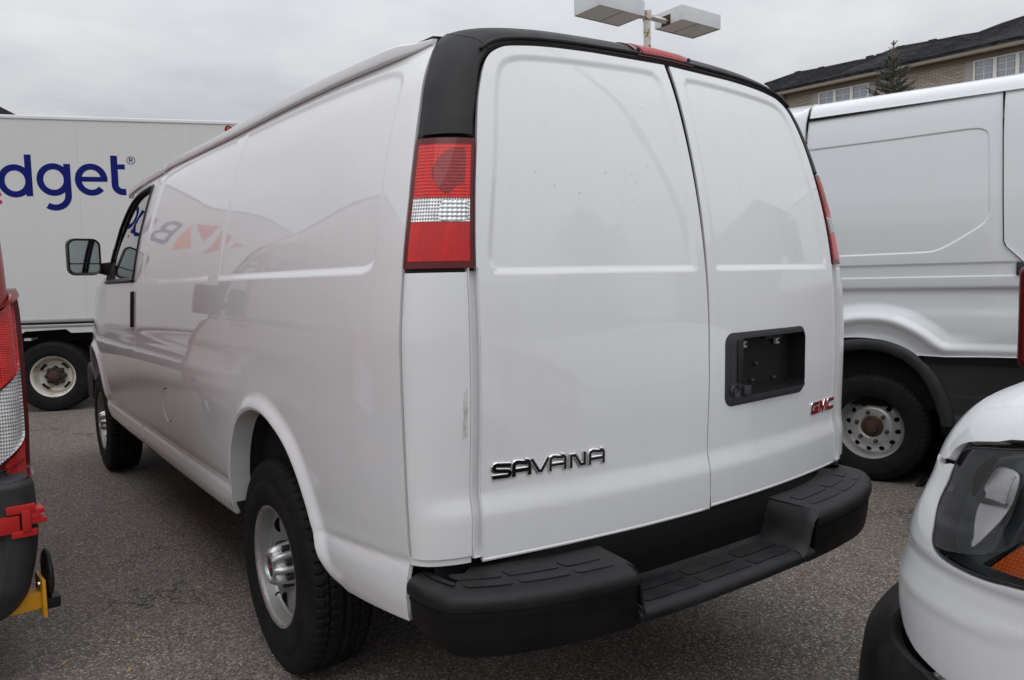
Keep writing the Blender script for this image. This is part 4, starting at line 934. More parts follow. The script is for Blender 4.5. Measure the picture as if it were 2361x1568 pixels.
m_ = MB(); m_.prism([(-4.6, .895), (-.318, .895), (-.258, .94), (.165, .953), (.214, .908), (2.15, .908), (2.15, .979), (-4.6, .979)], lambda x, z, h: (x, h, z), .0, .03); m_.build('skirt', TW, bt)
m_ = MB(); m_.box(-4.5, 2.1, .45, 1.9, .62, .98); m_.box(-4.5, 2.1, .30, .45, .80, .98); m_.build('chassis_frame', M['under'], bt)
m_ = MB(); m_.box(-.29, -.22, .06, .30, .83, .86); m_.build('frame_bracket', M['white2'], bt)
ml_ = MB().lathe([(0, .012), (.030, .010), (.032, 0)], 'y', c=(2.046, 0, 3.272), n=24).build('marker_light', M['lens_red_smooth'], bt, sm=True)
MB().lathe([(.031, .006), (.034, .013), (.040, .010), (.043, 0)], 'y', c=(2.046, 0, 3.272), n=24).build('light_grommet', M['seal'], ml_, sm=True)
def truck_wheel(loc, rz):
    R = .405
    w = MB().lathe([(.0, -.02), (.13, -.02), (.145, -.015), (.165, .0), (.178, -.005), (.186, -.03), (.196, -.035)], 'x', n=60).build('wheel', M['rim_white'], bt, auto=50)
    MB().lathe([(.188, -.035), (.205, -.03), (.213, .02), (.218, .07), (.226, .085), (.240, .094), (.248, .096), (.252, .090), (.249, .080), (.240, .07), (.23, -.1)], 'x', n=64).build('rim_lip', M['rim_white'], w, auto=50)
    tyre_mesh(R, .245, .225, 60).build('tyre', M['tyre'], w, auto=38)
    for k in range(4):
        a = .75+k*pi/2; P = [(-.0, 0, 0)]
        c_, s_ = cos(a), sin(a); Q = [(.150*cos(a+d), .150*sin(a+d)) for d in np.linspace(-.28, .28, 7)]+[(.176*cos(a+d), .176*sin(a+d)) for d in np.linspace(.26, -.26, 7)]
        m_ = MB(); m_.prism(Q, lambda y, z, h: (-h, y, z), -.04, .0045); m_.build('hand_hole', M['dark'], w)
    h_ = MB(); h_.lathe([(0, .085), (.050, .083), (.060, .075), (.066, .03), (.07, -.02)], 'x', n=28); h_.build('hub', M['rust'], w, auto=40)
    def sc(r, d, a, j): return (r*(1+.10*cos(8*a)) if r > .08 else r, d)
    MB().lathe([(.06, .035), (.092, .032), (.105, .018), (.110, -.02)], 'x', n=96, fn=sc).build('hub_flange', mat('dark_greasy_hub', (.05, .038, .028), .7), w, auto=40)
    for k in range(8): a = 2*pi*k/8; MB().tube([(-.015, .092*cos(a), .092*sin(a)), (-.055, .092*cos(a), .092*sin(a))], .013, 6).build('lug_nut', M['rust'], w, auto=30)
    w.location = loc; w.rotation_euler = (0, 0, rz); return w
truck_wheel((-.012, .125, .405), pi/2)
m_ = MB(); tyre_mesh(.405, .245, .225, 60); t2 = tyre_mesh(.405, .245, .225, 40).build('inner_tyre', M['tyre'], bt, auto=38); t2.location = (-.012, .40, .405); t2.rotation_euler = (0, 0, pi/2)
m_ = MB(); m_.tube([(-.012, .3, .40), (-.012, 2.2, .40)], .07); m_.build('axle', M['under'], bt)
LM = lambda x, z, h: (x, -.0006-h, z)
def letter(nm, strokes, w, mt=M['blue']):
    m_ = MB()
    for i, (st, cl) in enumerate(strokes): m_.ribbon(st, w if not isinstance(w, list) else w[i], .0008+.0002*i, LM, top=1, closed=cl)
    m_.build(nm, mt, bt)
def ell(cx, cz, rx, rz_, a0, a1, n=40): return [(cx+rx*cos(RAD(a)), cz+rz_*sin(RAD(a))) for a in np.linspace(a0, a1, n)]
letter('letter', [(ell(-.2485, 2.638, .137, .150, 0, 360, 49)[:-1], True), ([(-.110, 2.933), (-.110, 2.468)], False)], .069)      # d
letter('letter', [(ell(.140, 2.657, .138, .149, 0, 360, 49)[:-1], True), ([(.283, 2.835), (.283, 2.480)]+ell(.145, 2.480, .138, .138, 0, -125, 24), False)], .069)   # g
letter('letter', [(ell(.528, 2.660, .136, .148, 2, 318, 44), False), ([(.400, 2.665), (.697, 2.665)], False)], [.069, .056])   # e
letter('letter', [([(.775, 2.937), (.775, 2.66)]+ell(.860, 2.605, .085, .083, 180, 270, 12)+[(.889, 2.522)], False), ([(.775, 2.81), (.888, 2.81)], False)], [.073, .058])   # t
letter('letter', [([(-.730, 2.835), (-.730, 2.62)]+ell(-.595, 2.62, .135, .118, 180, 360, 20)+[(-.460, 2.835)], False), ([(-.460, 2.835), (-.460, 2.468)], False)], .069)   # u
letter('letter', [([(-1.10, 2.90), (-1.10, 2.502)], False), ([(-1.10, 2.898), (-.98, 2.898)]+ell(-.98, 2.802, .09, .096, 90, -90, 14)+[(-1.10, 2.706)], False), ([(-1.10, 2.706), (-.96, 2.706)]+ell(-.96, 2.604, .10, .102, 90, -90, 14)+[(-1.10, 2.502)], False)], .069)   # B
letter('registered_mark', [(ell(.957, 2.886, .043, .043, 0, 360, 33)[:-1], True), ([(.940, 2.862), (.940, 2.908), (.960, 2.908)]+ell(.962, 2.898, .011, .010, 90, -90, 6)+[(.942, 2.888)], False), ([(.956, 2.888), (.974, 2.862)], False)], [.007, .009, .009])
for nm, poly, mt_ in (('logo_wedge', [(-1.28, 2.95), (-1.24, 2.45), (-1.52, 2.58)], M['orange']), ('logo_wedge', [(-1.36, 2.98), (-1.62, 2.72), (-1.72, 2.99)], M['redv']), ('logo_wedge', [(-1.78, 2.95), (-1.72, 2.5), (-1.92, 2.6), (-1.94, 2.92)], M['redv']), ('logo_wedge', [(-2.02, 2.86), (-2.02, 2.68), (-2.22, 2.82)], M['redv'])):
    m_ = MB(); m_.prism(poly, LM, 0, .0008); m_.build(nm, mt_, bt)
for cz_, rr_ in ((2.487, .024), (2.403, .026)):
    m_ = MB(); m_.prism([tuple(p) for p in circ(-.415, cz_, rr_, n=20)], LM, 0, .0008); m_.build('magenta_mark', M['magenta'], bt)
m_ = MB(); m_.box(-6.6, -4.75, .1, 2.2, .7, 2.3); m_.box(-7.3, -6.6, .15, 2.15, .7, 1.5); m_.build('cab', M['white2'], bt, bev=.1, seg=4)
# ------------------------------------------------------------------ dark roof corner behind the truck
rf = thing('far_house', 'dark roof corner peeking over the top of the box truck', 'house', (-14.0, 30, 0))
m_ = MB(); y_ = 0
def ray(x, y): return f_+r_*(x-1180.5)/1775.11-u_*(y-784)/1775.11
def atdist(x, y, d): w = ray(x, y); return CAMP+w*(d/np.hypot(w[0], w[1]))
A = atdist(44, 268, 32); B = atdist(-160, 165, 32); O_ = np.array([-14.0, 30, 0])
dir_ = np.array([-sin(.75), cos(.75), 0])*0; back = np.array([0, 9, 0])
def rel(p): return tuple(np.array(p)-O_)
m_.add([rel(A), rel(B), rel(B+back), rel(A+back)], [(0, 1, 2, 3)])
m_.add([rel(A+np.array([0, 0, -.12])), rel(B+np.array([0, 0, -.12])), rel(B+back+np.array([0, 0, -.12])), rel(A+back+np.array([0, 0, -.12]))], [(0, 1, 2, 3)])
m_.add([rel(A), rel(A+np.array([0, 0, -.30])), rel(B+np.array([0, 0, -.30])), rel(B)], [(0, 1, 2, 3)]); M['shingle_far'] = mat('dark_shingles', (.035, .034, .036), .9)
m_.build('roof', M['shingle_far'], rf)
m_ = MB(); a_ = A+np.array([-.8, .3, -.5]); b_p = B+np.array([0, .3, -.5]); m_.add([rel((a_[0], a_[1], 0)), rel((b_p[0], b_p[1], 0)), rel((b_p[0], b_p[1], a_[2])), rel(a_), rel((a_[0], a_[1]+8, 0)), rel((a_[0], a_[1]+8, a_[2]))], [(0, 1, 2, 3), (0, 4, 5, 3)]); m_.build('wall', mat('brown_brick_wall', (.16, .11, .08), .85), rf)
# ------------------------------------------------------------------ white panel van on the right
pv = thing('panel_van', 'white high-sided panel van with black wheel-arch cladding and round-holed silver wheel', 'van', (3.05, 1.28, 0), .28)
wz = pchip([0, .3, .9, 1.0, 1.10, 1.17, 1.24, 1.275, 1.29, 1.355, 1.363, 1.428, 1.437, 1.55, 1.8, 2.0, 2.25, 2.36, 2.43, 2.49, 2.53, 2.555, 2.572],
           [.03, .0, -.004, -.003, .004, .016, .020, .012, .003, .0, .007, .008, .0, .002, .012, .028, .05, .064, .078, .10, .135, .19, .30])
prc = crom([(.9, 2.233), (.485, 2.238), (0, 2.243), (-.40, 2.250), (-.50, 2.250), (-.552, 2.236), (-.579, 2.195), (-.588, 2.03), (-.596, 1.80), (-.598, 1.74), (-.588, 1.70), (-.562, 1.662), (-.50, 1.619), (-.43, 1.574), (-.36, 1.533), (-.30, 1.511), (-.22, 1.505), (0, 1.503), (.4, 1.500), (.9, 1.498)], 4, True)
swg = crom([(.30, 1.055), (.20, 1.080), (.096, 1.093), (-.034, 1.086), (-.145, 1.049), (-.255, .985), (-.335, .925), (-.385, .906), (-.5, .902), (-1.6, .90)], 4)
def pvf(Y, Z, d=0):
    Y = np.asarray(Y, float); Z = np.asarray(Z, float); w = np.array(wz(Z)); Q = np.stack([Y, Z], -1)
    w = w+.0065*(1-smooth(-.011, .001, sdist(Q, prc)))
    dsw = pdist(Q, swg, False); w = w-.030*(1-smooth(.0, .11, dsw))*smooth(-.62, -.30, Y+.0)-.012*(1-smooth(0, .05, dsw))
    return np.stack([w+d+.0006*np.sin(4*Y)*np.sin(3*Z), Y, Z], -1)
W2 = M['white2']
ptop = crom([(.62, .60), (.60, .70), (.50, .84), (.36, .94), (.238, .960), (.137, .966), (.054, .962), (-.044, .942), (-.132, .908), (-.217, .861), (-.24, .862)], 4)
qout = np.concatenate([densify([(.482, 2.424), (-.642, 2.441), (-.648, 2.2), (-.658, 1.85), (-.668, 1.56), (-.680, 1.532), (-.76, 1.446), (-.775, 1.435)]+[(-.775, 1.30), (-.775, .872), (-.235, .862)], .05, False)[:-1], ptop[::-1][1:][ptop[::-1][1:][:, 0] < .50], densify([(.50, .85), (.495, 1.8), (.482, 2.424)], .06, False)[:-1]])
zq = zl((.86, 1.0, .025), (1.0, 1.34, .02), (1.34, 1.45, .008), (1.45, 2.45, .05))
panel('quarter_panel', qout, pvf, np.arange(-.78, .5, .04), zq, W2, pv, hem=.012, flip=False, feats=[(prc, [-.022, -.011, -.008, -.005, -.002, .001, .010], True), (swg, [-.11, -.09, -.07, -.05, -.035, -.02, -.01, .001, .01, .02, .035, .05, .07, .09, .11], False)])
sdo = densify([(-.654, 2.441), (-.654, 2.2), (-.664, 1.85), (-.674, 1.56), (-.688, 1.528), (-.770, 1.441), (-.781, 1.43), (-.781, .873), (-2.1, .88), (-2.1, 2.44)], .06)
panel('sliding_door', sdo, pvf, np.arange(-2.1, -.65, .07), zq, W2, pv, hem=.012)
cap_ = gsurf('roof_side', lambda y, z: pvf(y, z), np.linspace(-2.1, .478, 30), zl((2.447, 2.572, .012)), W2, pv, hem=.01)
panel('rear_pillar', densify([(.489, 2.570), (.502, 2.4), (.502, .85), (1.5, .85), (1.5, 2.55)], .08), pvf, np.arange(.5, 1.5, .1), zq, W2, pv, hem=.012)
m_ = MB(); m_.add([(.02, -2.1, .865), (.02, -3.0, .9), (.03, -3.0, 1.3), (.05, -2.9, 1.45), (.12, -2.6, 2.1), (.16, -2.1, 2.5)], [(0, 1, 2, 3, 4, 5)]); m_.build('front_door', W2, pv)
m_ = MB(); m_.box(.29, 1.8, -2.0, 1.5, 2.50, 2.58); m_.build('roof', W2, pv, bev=.03)
m_ = MB(); m_.box(.10, 1.9, -2.9, 1.48, .5, 2.3); m_.build('dark_inner_shell', M['dark'], pv)
m_ = MB(); m_.box(-.012, .01, -.772, -.738, 1.358, 1.434); m_.build('rail_end_cap', M['grey_plastic'], pv, bev=.004)
# cladding
clad = np.concatenate([densify([(-2.1, .858), (-.245, .856)], .05, False), densify([(-.275, .805), (-.348, .702), (-.394, .589), (-.430, .475), (-.44, .42), (-2.1, .42)], .04, False)[:-1], [(-2.1, .42)]])
cladf = lambda Y, Z: np.stack([-.004-.012*smooth(.50, .45, Z)+.020*smooth(.845, .80, Z)-.004*smooth(.625, .60, Z)+.006*smooth(.603, .607, Z)*smooth(.62, .61, Z), Y, Z], -1)
panel('lower_cladding', clad, cladf, np.arange(-2.1, -.25, .05), zl((.42, .86, .01)), M['grey_plastic'], pv, hem=.02)
mid = crom([(.58, .45), (.565, .62), (.47, .79), (.35, .88), (.238, .905), (.094, .923), (-.03, .910), (-.135, .870), (-.222, .808), (-.300, .712), (-.350, .605), (-.388, .49), (-.402, .42)], 4)
m_ = MB(); P = np.array(mid); tg = np.gradient(P, axis=0); tg /= np.linalg.norm(tg, axis=1)[:, None]; nr = np.stack([-tg[:, 1], tg[:, 0]], -1)*1.0
sec = [(-.044, .03), (-.040, -.004), (-.030, -.016), (-.005, -.022), (.020, -.020), (.036, -.010), (.042, .004), (.043, .02)]
V = []; F = []; c0_ = np.array([.06, .40])
for p, q in zip(P, nr):
    if q@(p-c0_) < 0: q = -q
    for o, x in sec: V.append((x, p[0]+q[0]*o, p[1]+q[1]*o))
K = len(sec)
for i in range(len(P)-1):
    for k in range(K-1): F.append((i*K+k, (i+1)*K+k, (i+1)*K+k+1, i*K+k+1))
F.append(tuple((len(P)-1)*K+k for k in range(K))); m_.add(V, F); m_.build('wheel_arch_trim', M['grey_plastic'], pv, auto=60)
m_ = MB(); m_.box(-.01, .06, -.47, -.36, .365, .425); m_.build('mud_flap_bracket', M['fascia'], pv, bev=.02)
m_ = MB(); m_.lathe([(.0, -.5), (.50, -.5), (.50, -.03)], 'x', c=(0, .06, .42), n=40); m_.build('wheel_liner', M['under'], pv, sm=True)
def pv_wheel(y):
    prof = pchip([0, .055, .075, .095, .125, .150, .172, .185, .192], [.020, .020, .036, .040, .036, .012, .000, -.012, -.022])
    f = lambda u, v: np.stack([-prof(np.hypot(u, v)), u, v], -1)
    hs_ = [circ(.157*cos(a), .157*sin(a), .0165, n=14) for a in 2*pi*(np.arange(12)+.3)/12]
    g_ = np.linspace(-.2, .2, 40); w = panel('wheel', circ(0, 0, .191, n=64), f, g_, g_, M['rim2'], pv, holes=hs_, hem=0, holehem=.012, flip=True)
    MB().lathe([(.190, -.022), (.198, -.024), (.203, -.01), (.206, .055), (.210, .074), (.215, .082), (.224, .085), (.228, .080), (.226, .07), (.205, .04), (.203, -.1)], 'x', n=72).build('rim_lip', M['rim2'], w, auto=50)
    tyre_mesh(.358, .220, .225, 62).build('tyre', M['tyre'], w, auto=38)
    MB().lathe([(.0, .062), (.038, .060), (.042, .052), (.044, .045), (.062, .044), (.068, .036), (.070, .015)], 'x', n=32).build('hub', M['rust'], w, auto=40)
    for k in range(6):
        a = 2*pi*(k+.25)/6; MB().tube([(-.036, .098*cos(a), .098*sin(a)), (-.050, .098*cos(a), .098*sin(a)), (-.066, .098*cos(a), .098*sin(a)), (-.071, .098*cos(a), .098*sin(a))], [.0155, .0140, .0100, .005], 8).build('lug_nut', M['rust'], w, auto=40)
    a = -2.35; MB().tube([(-.0, .175*cos(a), .175*sin(a)), (-.05, .17*cos(a), .17*sin(a))], .004, 6).build('valve_stem', M['seal'], w)
    MB().lathe([(.0, -.05), (.15, -.05)], 'x', n=24).build('brake_disc', M['dark'], w)
    w.location = (.125, y, .358); return w
pv_wheel(.062)
# ------------------------------------------------------------------ white car nose at lower right
CX = .64
wc = thing('hatchback_van', 'nose of a white van with large headlight and amber reflector, at the lower right', 'van', (CX, -.9, 0))
cyw = pchip([.30, .45, .55, .618, .659, .712, .76, .812, .86, .912, .962, 1.007, 1.058, 1.094, 1.141, 1.20], [-.83, -.803, -.796, -.7946, -.7965, -.808, -.8219, -.8355, -.8536, -.876, -.8911, -.9105, -.9447, -.9823, -1.0661, -1.22])
RN, XS = .42, -.22; LN = RN*pi/2
def nosef(R=RN, xs=XS, cy=cyw, d=0, feat=True):
    L = R*pi/2
    def f(u, z):
        u = np.asarray(u, float); z = np.asarray(z, float); th = np.clip(u/R, 0, pi/2); c = cy(z); dd = np.zeros_like(u)+d
        if feat:   # soft crease below the headlight and a swage on the bumper cover
            dd = dd+.006*smooth(.772, .752, z)*smooth(.50, .30, np.abs(u-.22))-.0025*(1-smooth(0, .030, np.abs(z-(.675+.04*smooth(.15, -.2, u)))))
        x = xs+R-(R-dd)*np.cos(th)+np.clip(u-L, 0, None)+0*z; y = c+(R-dd)*np.sin(th)+np.minimum(u, 0)
        tum = .20*np.clip(z-.95, 0, None)**1.5*smooth(.5, 0, u)
        return np.stack([x+tum-CX, y+.9, z], -1)
    return f
nf = nosef()
hood_low = [(-1.6, 1.125), (-.5, 1.100), (-.05, 1.078), (.192, 1.062), (.247, 1.047), (.326, 1.028), (.361, 1.006), (.366, .992), (.372, .979), (.396, .972), (.45, .967), (.6, .966), (1.10, .966)]
hood_out = np.concatenate([densify(crom(hood_low, 3), .03, False), densify([(1.10, 1.17), (-1.6, 1.17), (-1.6, 1.125)], .06, False)[:-1]])
hd = panel('bonnet', hood_out, nf, np.arange(-1.6, 1.1, .035), zl((.965, 1.17, .012)), W2, wc, hem=.018, flip=True)
mirror_copy(hd, wc)
V = []; F = []
us_ = np.linspace(-1.6, 1.10, 60); ring = nf(us_, np.full(60, 1.170)); K = 8
for p in ring:
    for k in range(K): t = k/(K-1); V.append((p[0]*(1-t), p[1]*(1-.0*t)-.05*t, p[2]+.07*math.sin(t*pi/2)))
for i in range(59):
    for k in range(K-1): F.append((i*K+k, (i+1)*K+k, (i+1)*K+k+1, i*K+k+1))
ht = mesh('bonnet_top', V, F, W2, wc, True); mirror_copy(ht, wc)
bodyt = [(-1.6, .80), (-.4, .795), (-.15, .787), (.046, .780), (.126, .773), (.203, .774), (.262, .780), (.288, .796), (.305, .832), (.336, .892), (.331, .942), (.336, .968), (.352, .970), (.398, .955), (.457, .952), (.6, .952), (1.10, .952)]
seam = [(1.10, .62), (.60, .605), (.45, .597), (.403, .589), (.364, .564), (.339, .553), (.292, .540), (.226, .532), (.176, .528), (0, .52), (-1.6, .50)]
body_out = np.concatenate([densify(crom(bodyt, 3), .03, False), densify(seam, .04, False)[0:]])[::-1]
bd = panel('front_wing', body_out, nf, np.arange(-1.6, 1.1, .035), np.arange(.22, .97, .02), W2, wc, hem=.018, flip=True); mirror_copy(bd, wc)
cyb = pchip([.2, .343, .392, .447, .487, .542, .587, .60, .63], [-.735, -.7325, -.7362, -.7436, -.7511, -.7819, -.8247, -.85, -.87])
bf = nosef(.46, -.235, cyb, 0, False)
q46 = [(u*.46/.42, z+.004) for u, z in seam[::-1]]
bb = panel('lower_bumper', np.concatenate([densify(crom([(-1.6, .504)]+q46[1:-1]+[(1.2, .624)], 3), .03, False), densify([(1.2, .62), (1.2, .2), (-1.6, .2), (-1.6, .50)], .06, False)[1:-1]]), bf, np.arange(-1.6, 1.2, .03), np.arange(.2, .63, .02), M['bumper'], wc, hem=.03, flip=True); mirror_copy(bb, wc)
# headlight: housing, reflector, ribs, amber marker, clear lens
def off(d): return nosef(d=d, feat=False)
hl_out = crom([(-.42, 1.055), (-.25, 1.066), (.05, 1.056), (.147, 1.050), (.203, 1.038), (.286, 1.022), (.322, 1.008), (.331, .983), (.325, .942), (.332, .892), (.300, .833), (.284, .801), (.258, .787), (.203, .781), (.126, .780), (.046, .787), (-.15, .795), (-.42, .81)], 4, True)
lens_edge = mat('black_headlight_surround', (.012, .013, .014), .35)
hb = panel('headlight', hl_out, off(.052), np.arange(-.45, .34, .03), np.arange(.78, 1.06, .025), mat('smoked_headlight_housing', (.055, .062, .066), .30, coat=.6, build=lambda t, b: t.links.new(ramp(t, noise(t, coords(t), 6, 4, .5).outputs[0], [(.38, (.045, .050, .053)), (.65, (.15, .165, .172))]), b.inputs['Base Color'])), wc, hem=-.047, flip=True)
sv = crom([(.249, .963), (.247, .985), (.215, .990), (.186, .985), (.170, .967), (.160, .931), (.160, .882), (.172, .832), (.182, .834), (.189, .849), (.215, .880), (.231, .905), (.232, .930), (.247, .940)], 4, True)
panel('main_reflector', sv, lambda u, z: nosef(d=.008+.24*(np.asarray(z)-.83), feat=False)(u, z), np.arange(.15, .25, .01), np.arange(.83, .99, .01), mat('pale_reflector', (.95, .95, .97), .25, metal=.15, coat=1), hb, hem=-.002, flip=True)
def bwl(u, z):
    return off(.026)(u, z)
panel('lamp_shroud', crom([(.277, .937), (.285, .965), (.273, .993), (.261, 1.010), (.243, 1.008), (.240, .985), (.244, .964), (.249, .940), (.256, .920), (.268, .918)], 3, True), bwl, np.arange(.24, .29, .01), np.arange(.92, 1.01, .01), mat('black_lamp_shroud', (.006, .006, .007), .25), hb, hem=.0, flip=True)
panel('reflector_shelf', densify([(.246, .926), (.165, .930), (.166, .921), (.240, .912)], .02), lambda u, z: nosef(d=.020+0*z, feat=False)(u, z), np.arange(.16, .25, .02), np.arange(.91, .93, .01), mat('grey_shelf', (.20, .205, .21), .2, metal=.8), hb, hem=.004, flip=True)
for k in range(13):
    z0 = .928+k*.0046; L0 = .188-k*.0008; L1 = .1655+k*.0004
    panel('flute', densify([(L1, z0), (L0, z0), (L0, z0+.0026), (L1, z0+.0026)], .02), lambda u, z: off(.020)(u, z), [.17], [z0], M['reflector'], hb, hem=.003, flip=True)
am = panel('amber_marker', densify([(.121, .803), (.070, .885), (-.25, 1.02), (-.25, .805), (.05, .801)], .02), off(.007), np.arange(-.25, .12, .015), np.arange(.80, 1.02, .015), M['amber'], hb, hem=.008, flip=True)
panel('bezel_divider', densify([(.145, .800), (.128, .800), (.082, .890), (-.25, 1.045), (-.25, 1.03), (.070, .892)][::-1], .02), off(.012), np.arange(-.25, .15, .03), np.arange(.80, 1.04, .03), lens_edge, hb, hem=.012, flip=True)
rim_ = [tuple(p) for p in off(.004)(hl_out[:, 0], hl_out[:, 1])]; rim_.append(rim_[0]); MB().tube(rim_, .0032, 6, False).build('lens_seal', lens_edge, hb, sm=True)
gp2 = panel('lamp_gap', crom([(-.45, 1.10), (.05, 1.078), (.20, 1.060), (.33, 1.030), (.372, 1.00), (.385, .965), (.345, .960), (.325, 1.00), (.286, 1.022), (.147, 1.046), (-.45, 1.05)], 3, True), off(.020), np.arange(-.4, .4, .04), np.arange(.96, 1.1, .03), M['dark'], hb, hem=0, flip=True)
panel('lens', hl_out, off(.002), np.arange(-.45, .34, .03), np.arange(.78, 1.06, .025), M['clear'], hb, hem=0, flip=True)
m_ = MB(); m_.box(-.60, .60, -2.6, .10, .35, 1.02); m_.build('engine_bay', M['dark'], wc)
m_ = MB(); m_.add([(-.80, -1.15, 1.16), (.80, -1.15, 1.16), (.66, -1.85, 1.82), (-.66, -1.85, 1.82)], [(0, 1, 2, 3)]); m_.build('windscreen', mat('dark_windscreen', (.02, .022, .024), .02, coat=1, coatr=0), wc)
m_ = MB(); m_.box(-.84, .84, -4.2, -1.2, .25, 1.17); m_.build('cabin', W2, wc, bev=.05)
m_ = MB(); m_.add([(-.84, -1.2, 1.16), (.84, -1.2, 1.16), (.68, -1.9, 1.86), (-.68, -1.9, 1.86), (-.84, -4.2, 1.16), (.84, -4.2, 1.16), (.70, -4.2, 1.86), (-.70, -4.2, 1.86)], [(2, 3, 7, 6), (0, 3, 7, 4), (1, 2, 6, 5), (4, 5, 6, 7)]); m_.build('roof', W2, wc)
# ------------------------------------------------------------------ dark red vehicle at the right edge
O_ = CAMP+ray(2348, 715)*3.3
mv = thing('parked_car', 'dark red car cut off at the right edge, only its tail lamp showing', 'car', (O_[0], O_[1], 0), -1.212)
m_ = MB(); m_.box(0, .22, 0, .16, .965, 1.405); m_.build('tail_light', M['lens_rim'], mv, bev=.035, seg=4)
m_ = MB(); m_.box(.075, 1.7, .03, 1.0, 1.0, 1.42); m_.box(.16, 1.7, .06, 1.0, .45, .98); m_.build('body', M['maroon'], mv, bev=.07, seg=4)
m_ = MB(); m_.box(.12, 1.75, .0, .2, .30, .60); m_.build('rear_bumper', M['bumper'], mv, bev=.04)
m_ = MB(); m_.tube([(.2, .5, .30), (.42, .5, .30)], .30, 40); m_.build('wheel', M['tyre'], mv, auto=40)
# ------------------------------------------------------------------ red van at the left edge
rv = thing('delivery_van', 'red van at the left edge with red clip and yellow arm on its bumper', 'van', (-1.668, 1.70, 0), .095)
rx = pchip([.45, .80, .95, 1.15, 1.314, 1.398, 1.465, 1.555, 1.645, 1.8, 2.0, 2.15, 2.24], [.0, .0, .004, .003, .0, -.006, -.008, -.012, -.018, -.034, -.065, -.11, -.22])
WV = 2.02
def rvf(u, z):
    """u<0 side (forwards), 0..l corner, >l rear face"""
    u = np.asarray(u, float); z = np.asarray(z, float); R = .065; l = R*pi/2; th = np.clip(u/R, 0, pi/2); X = rx(z)
    lean = .12*np.clip(z-1.0, 0, None)**2*.6
    x = X-R+R*np.cos(th)-np.clip(u-l, 0, None); y = R-R*np.sin(th)+np.where(u < 0, -u, 0)+lean
    return np.stack([x, y, z], -1)
uo = np.array([(-5.55, .48), (-.0, .42), (.10, .42), (1.05, .42), (1.05, 2.22), (.0, 2.22), (-3.75, 2.22), (-4.0, 2.05), (-4.55, 1.30), (-5.1, 1.18), (-5.5, .98)])
rwin = crom([(-3.05, 1.30), (-3.05, 1.90), (-3.10, 1.98), (-3.85, 1.98), (-4.02, 1.85), (-4.36, 1.42), (-4.40, 1.32), (-4.3, 1.28), (-3.15, 1.28)], 3, True)
wa = [np.array([(-c+.43*cos(a), .42+.0+.40*sin(a)) for a in np.linspace(.05, pi-.05, 22)]) for c in (1.15, 4.55)]
holes = [rwin]+[np.concatenate([w_, [(w_[-1][0], .44), (w_[0][0], .44)]]) for w_ in wa]
us_ = np.concatenate([np.arange(-5.5, -.08, .12), np.linspace(-.06, .16, 14), np.arange(.2, 1.05, .1)])
def rvs(u, z):
    P = rvf(u, z); u = np.asarray(u, float); z = np.asarray(z, float)
    P[:, 0] += np.where(u < 0, 1, 0)*(.03*smooth(1.2, .9, z)*smooth(0, -.5, u)-.02*(1-smooth(0, .05, np.abs(z-1.22)))*smooth(0, -.5, u))
    return P
rb_ = panel('body', densify(uo, .06), rvs, us_, np.arange(.44, 2.22, .05), M['red'], rv, holes=[densify(h, .06) for h in holes], hem=.02, flip=False)
bw_ = panel('cab_window', densify(rwin, .06), lambda u, z: rvs(u, z)+np.array([-.01, 0, 0]), np.arange(-4.4, -3.0, .1), np.arange(1.3, 2, .1), mat('dark_cab_glass', (.01, .012, .012), .02, coat=1), rv, hem=0)
m_ = MB(); m_.box(-WV+.1, -.12, .12, 5.3, .45, 1.9); m_.build('cab_interior', M['dark'], rv)
m_ = MB(); m_.box(-WV+.2, -.2, .3, 3.7, 2.15, 2.24); m_.build('roof', M['red'], rv, bev=.03)
m_ = MB(); m_.box(-WV, -WV+.12, .1, 5.3, .45, 2.1); m_.box(-WV, -1.02, .02, .12, .45, 2.1); m_.build('far_side', M['red'], rv, bev=.02)
m_ = MB(); m_.add([(-.95, 5.55, .5), (-.02, 5.5, .5), (-.02, 5.5, .98), (-.95, 5.6, 1.0), (-.02, 4.55, 1.28), (-1.0, 4.75, 1.3), (-.10, 3.8, 2.15), (-1.0, 3.95, 2.2)], [(0, 1, 2, 3), (3, 2, 4, 5), (5, 4, 6, 7)]); m_.build('bonnet', M['red'], rv)
m_ = MB(); m_.box(.03, .20, 4.25, 4.38, 1.28, 1.62); m_.build('door_mirror', M['seal'], rv, bev=.035, seg=3)
m_ = MB(); m_.box(-.06, .05, 4.28, 4.36, 1.34, 1.42); m_.build('mirror_arm', M['seal'], rv)
for yy in (1.15, 4.55):
    t_ = tyre_mesh(.35, .215, .22, 40).build('tyre', M['tyre'], rv, auto=38); t_.location = (-.13, yy, .35); t_.rotation_euler = (0, 0, pi)
    h_ = MB().lathe([(0, .05), (.08, .05), (.19, .0), (.21, .09), (.222, .1)], 'x', n=40).build('wheel', M['rim2'], rv, auto=50); h_.location = (-.13, yy, .35); h_.rotation_euler = (0, 0, pi)
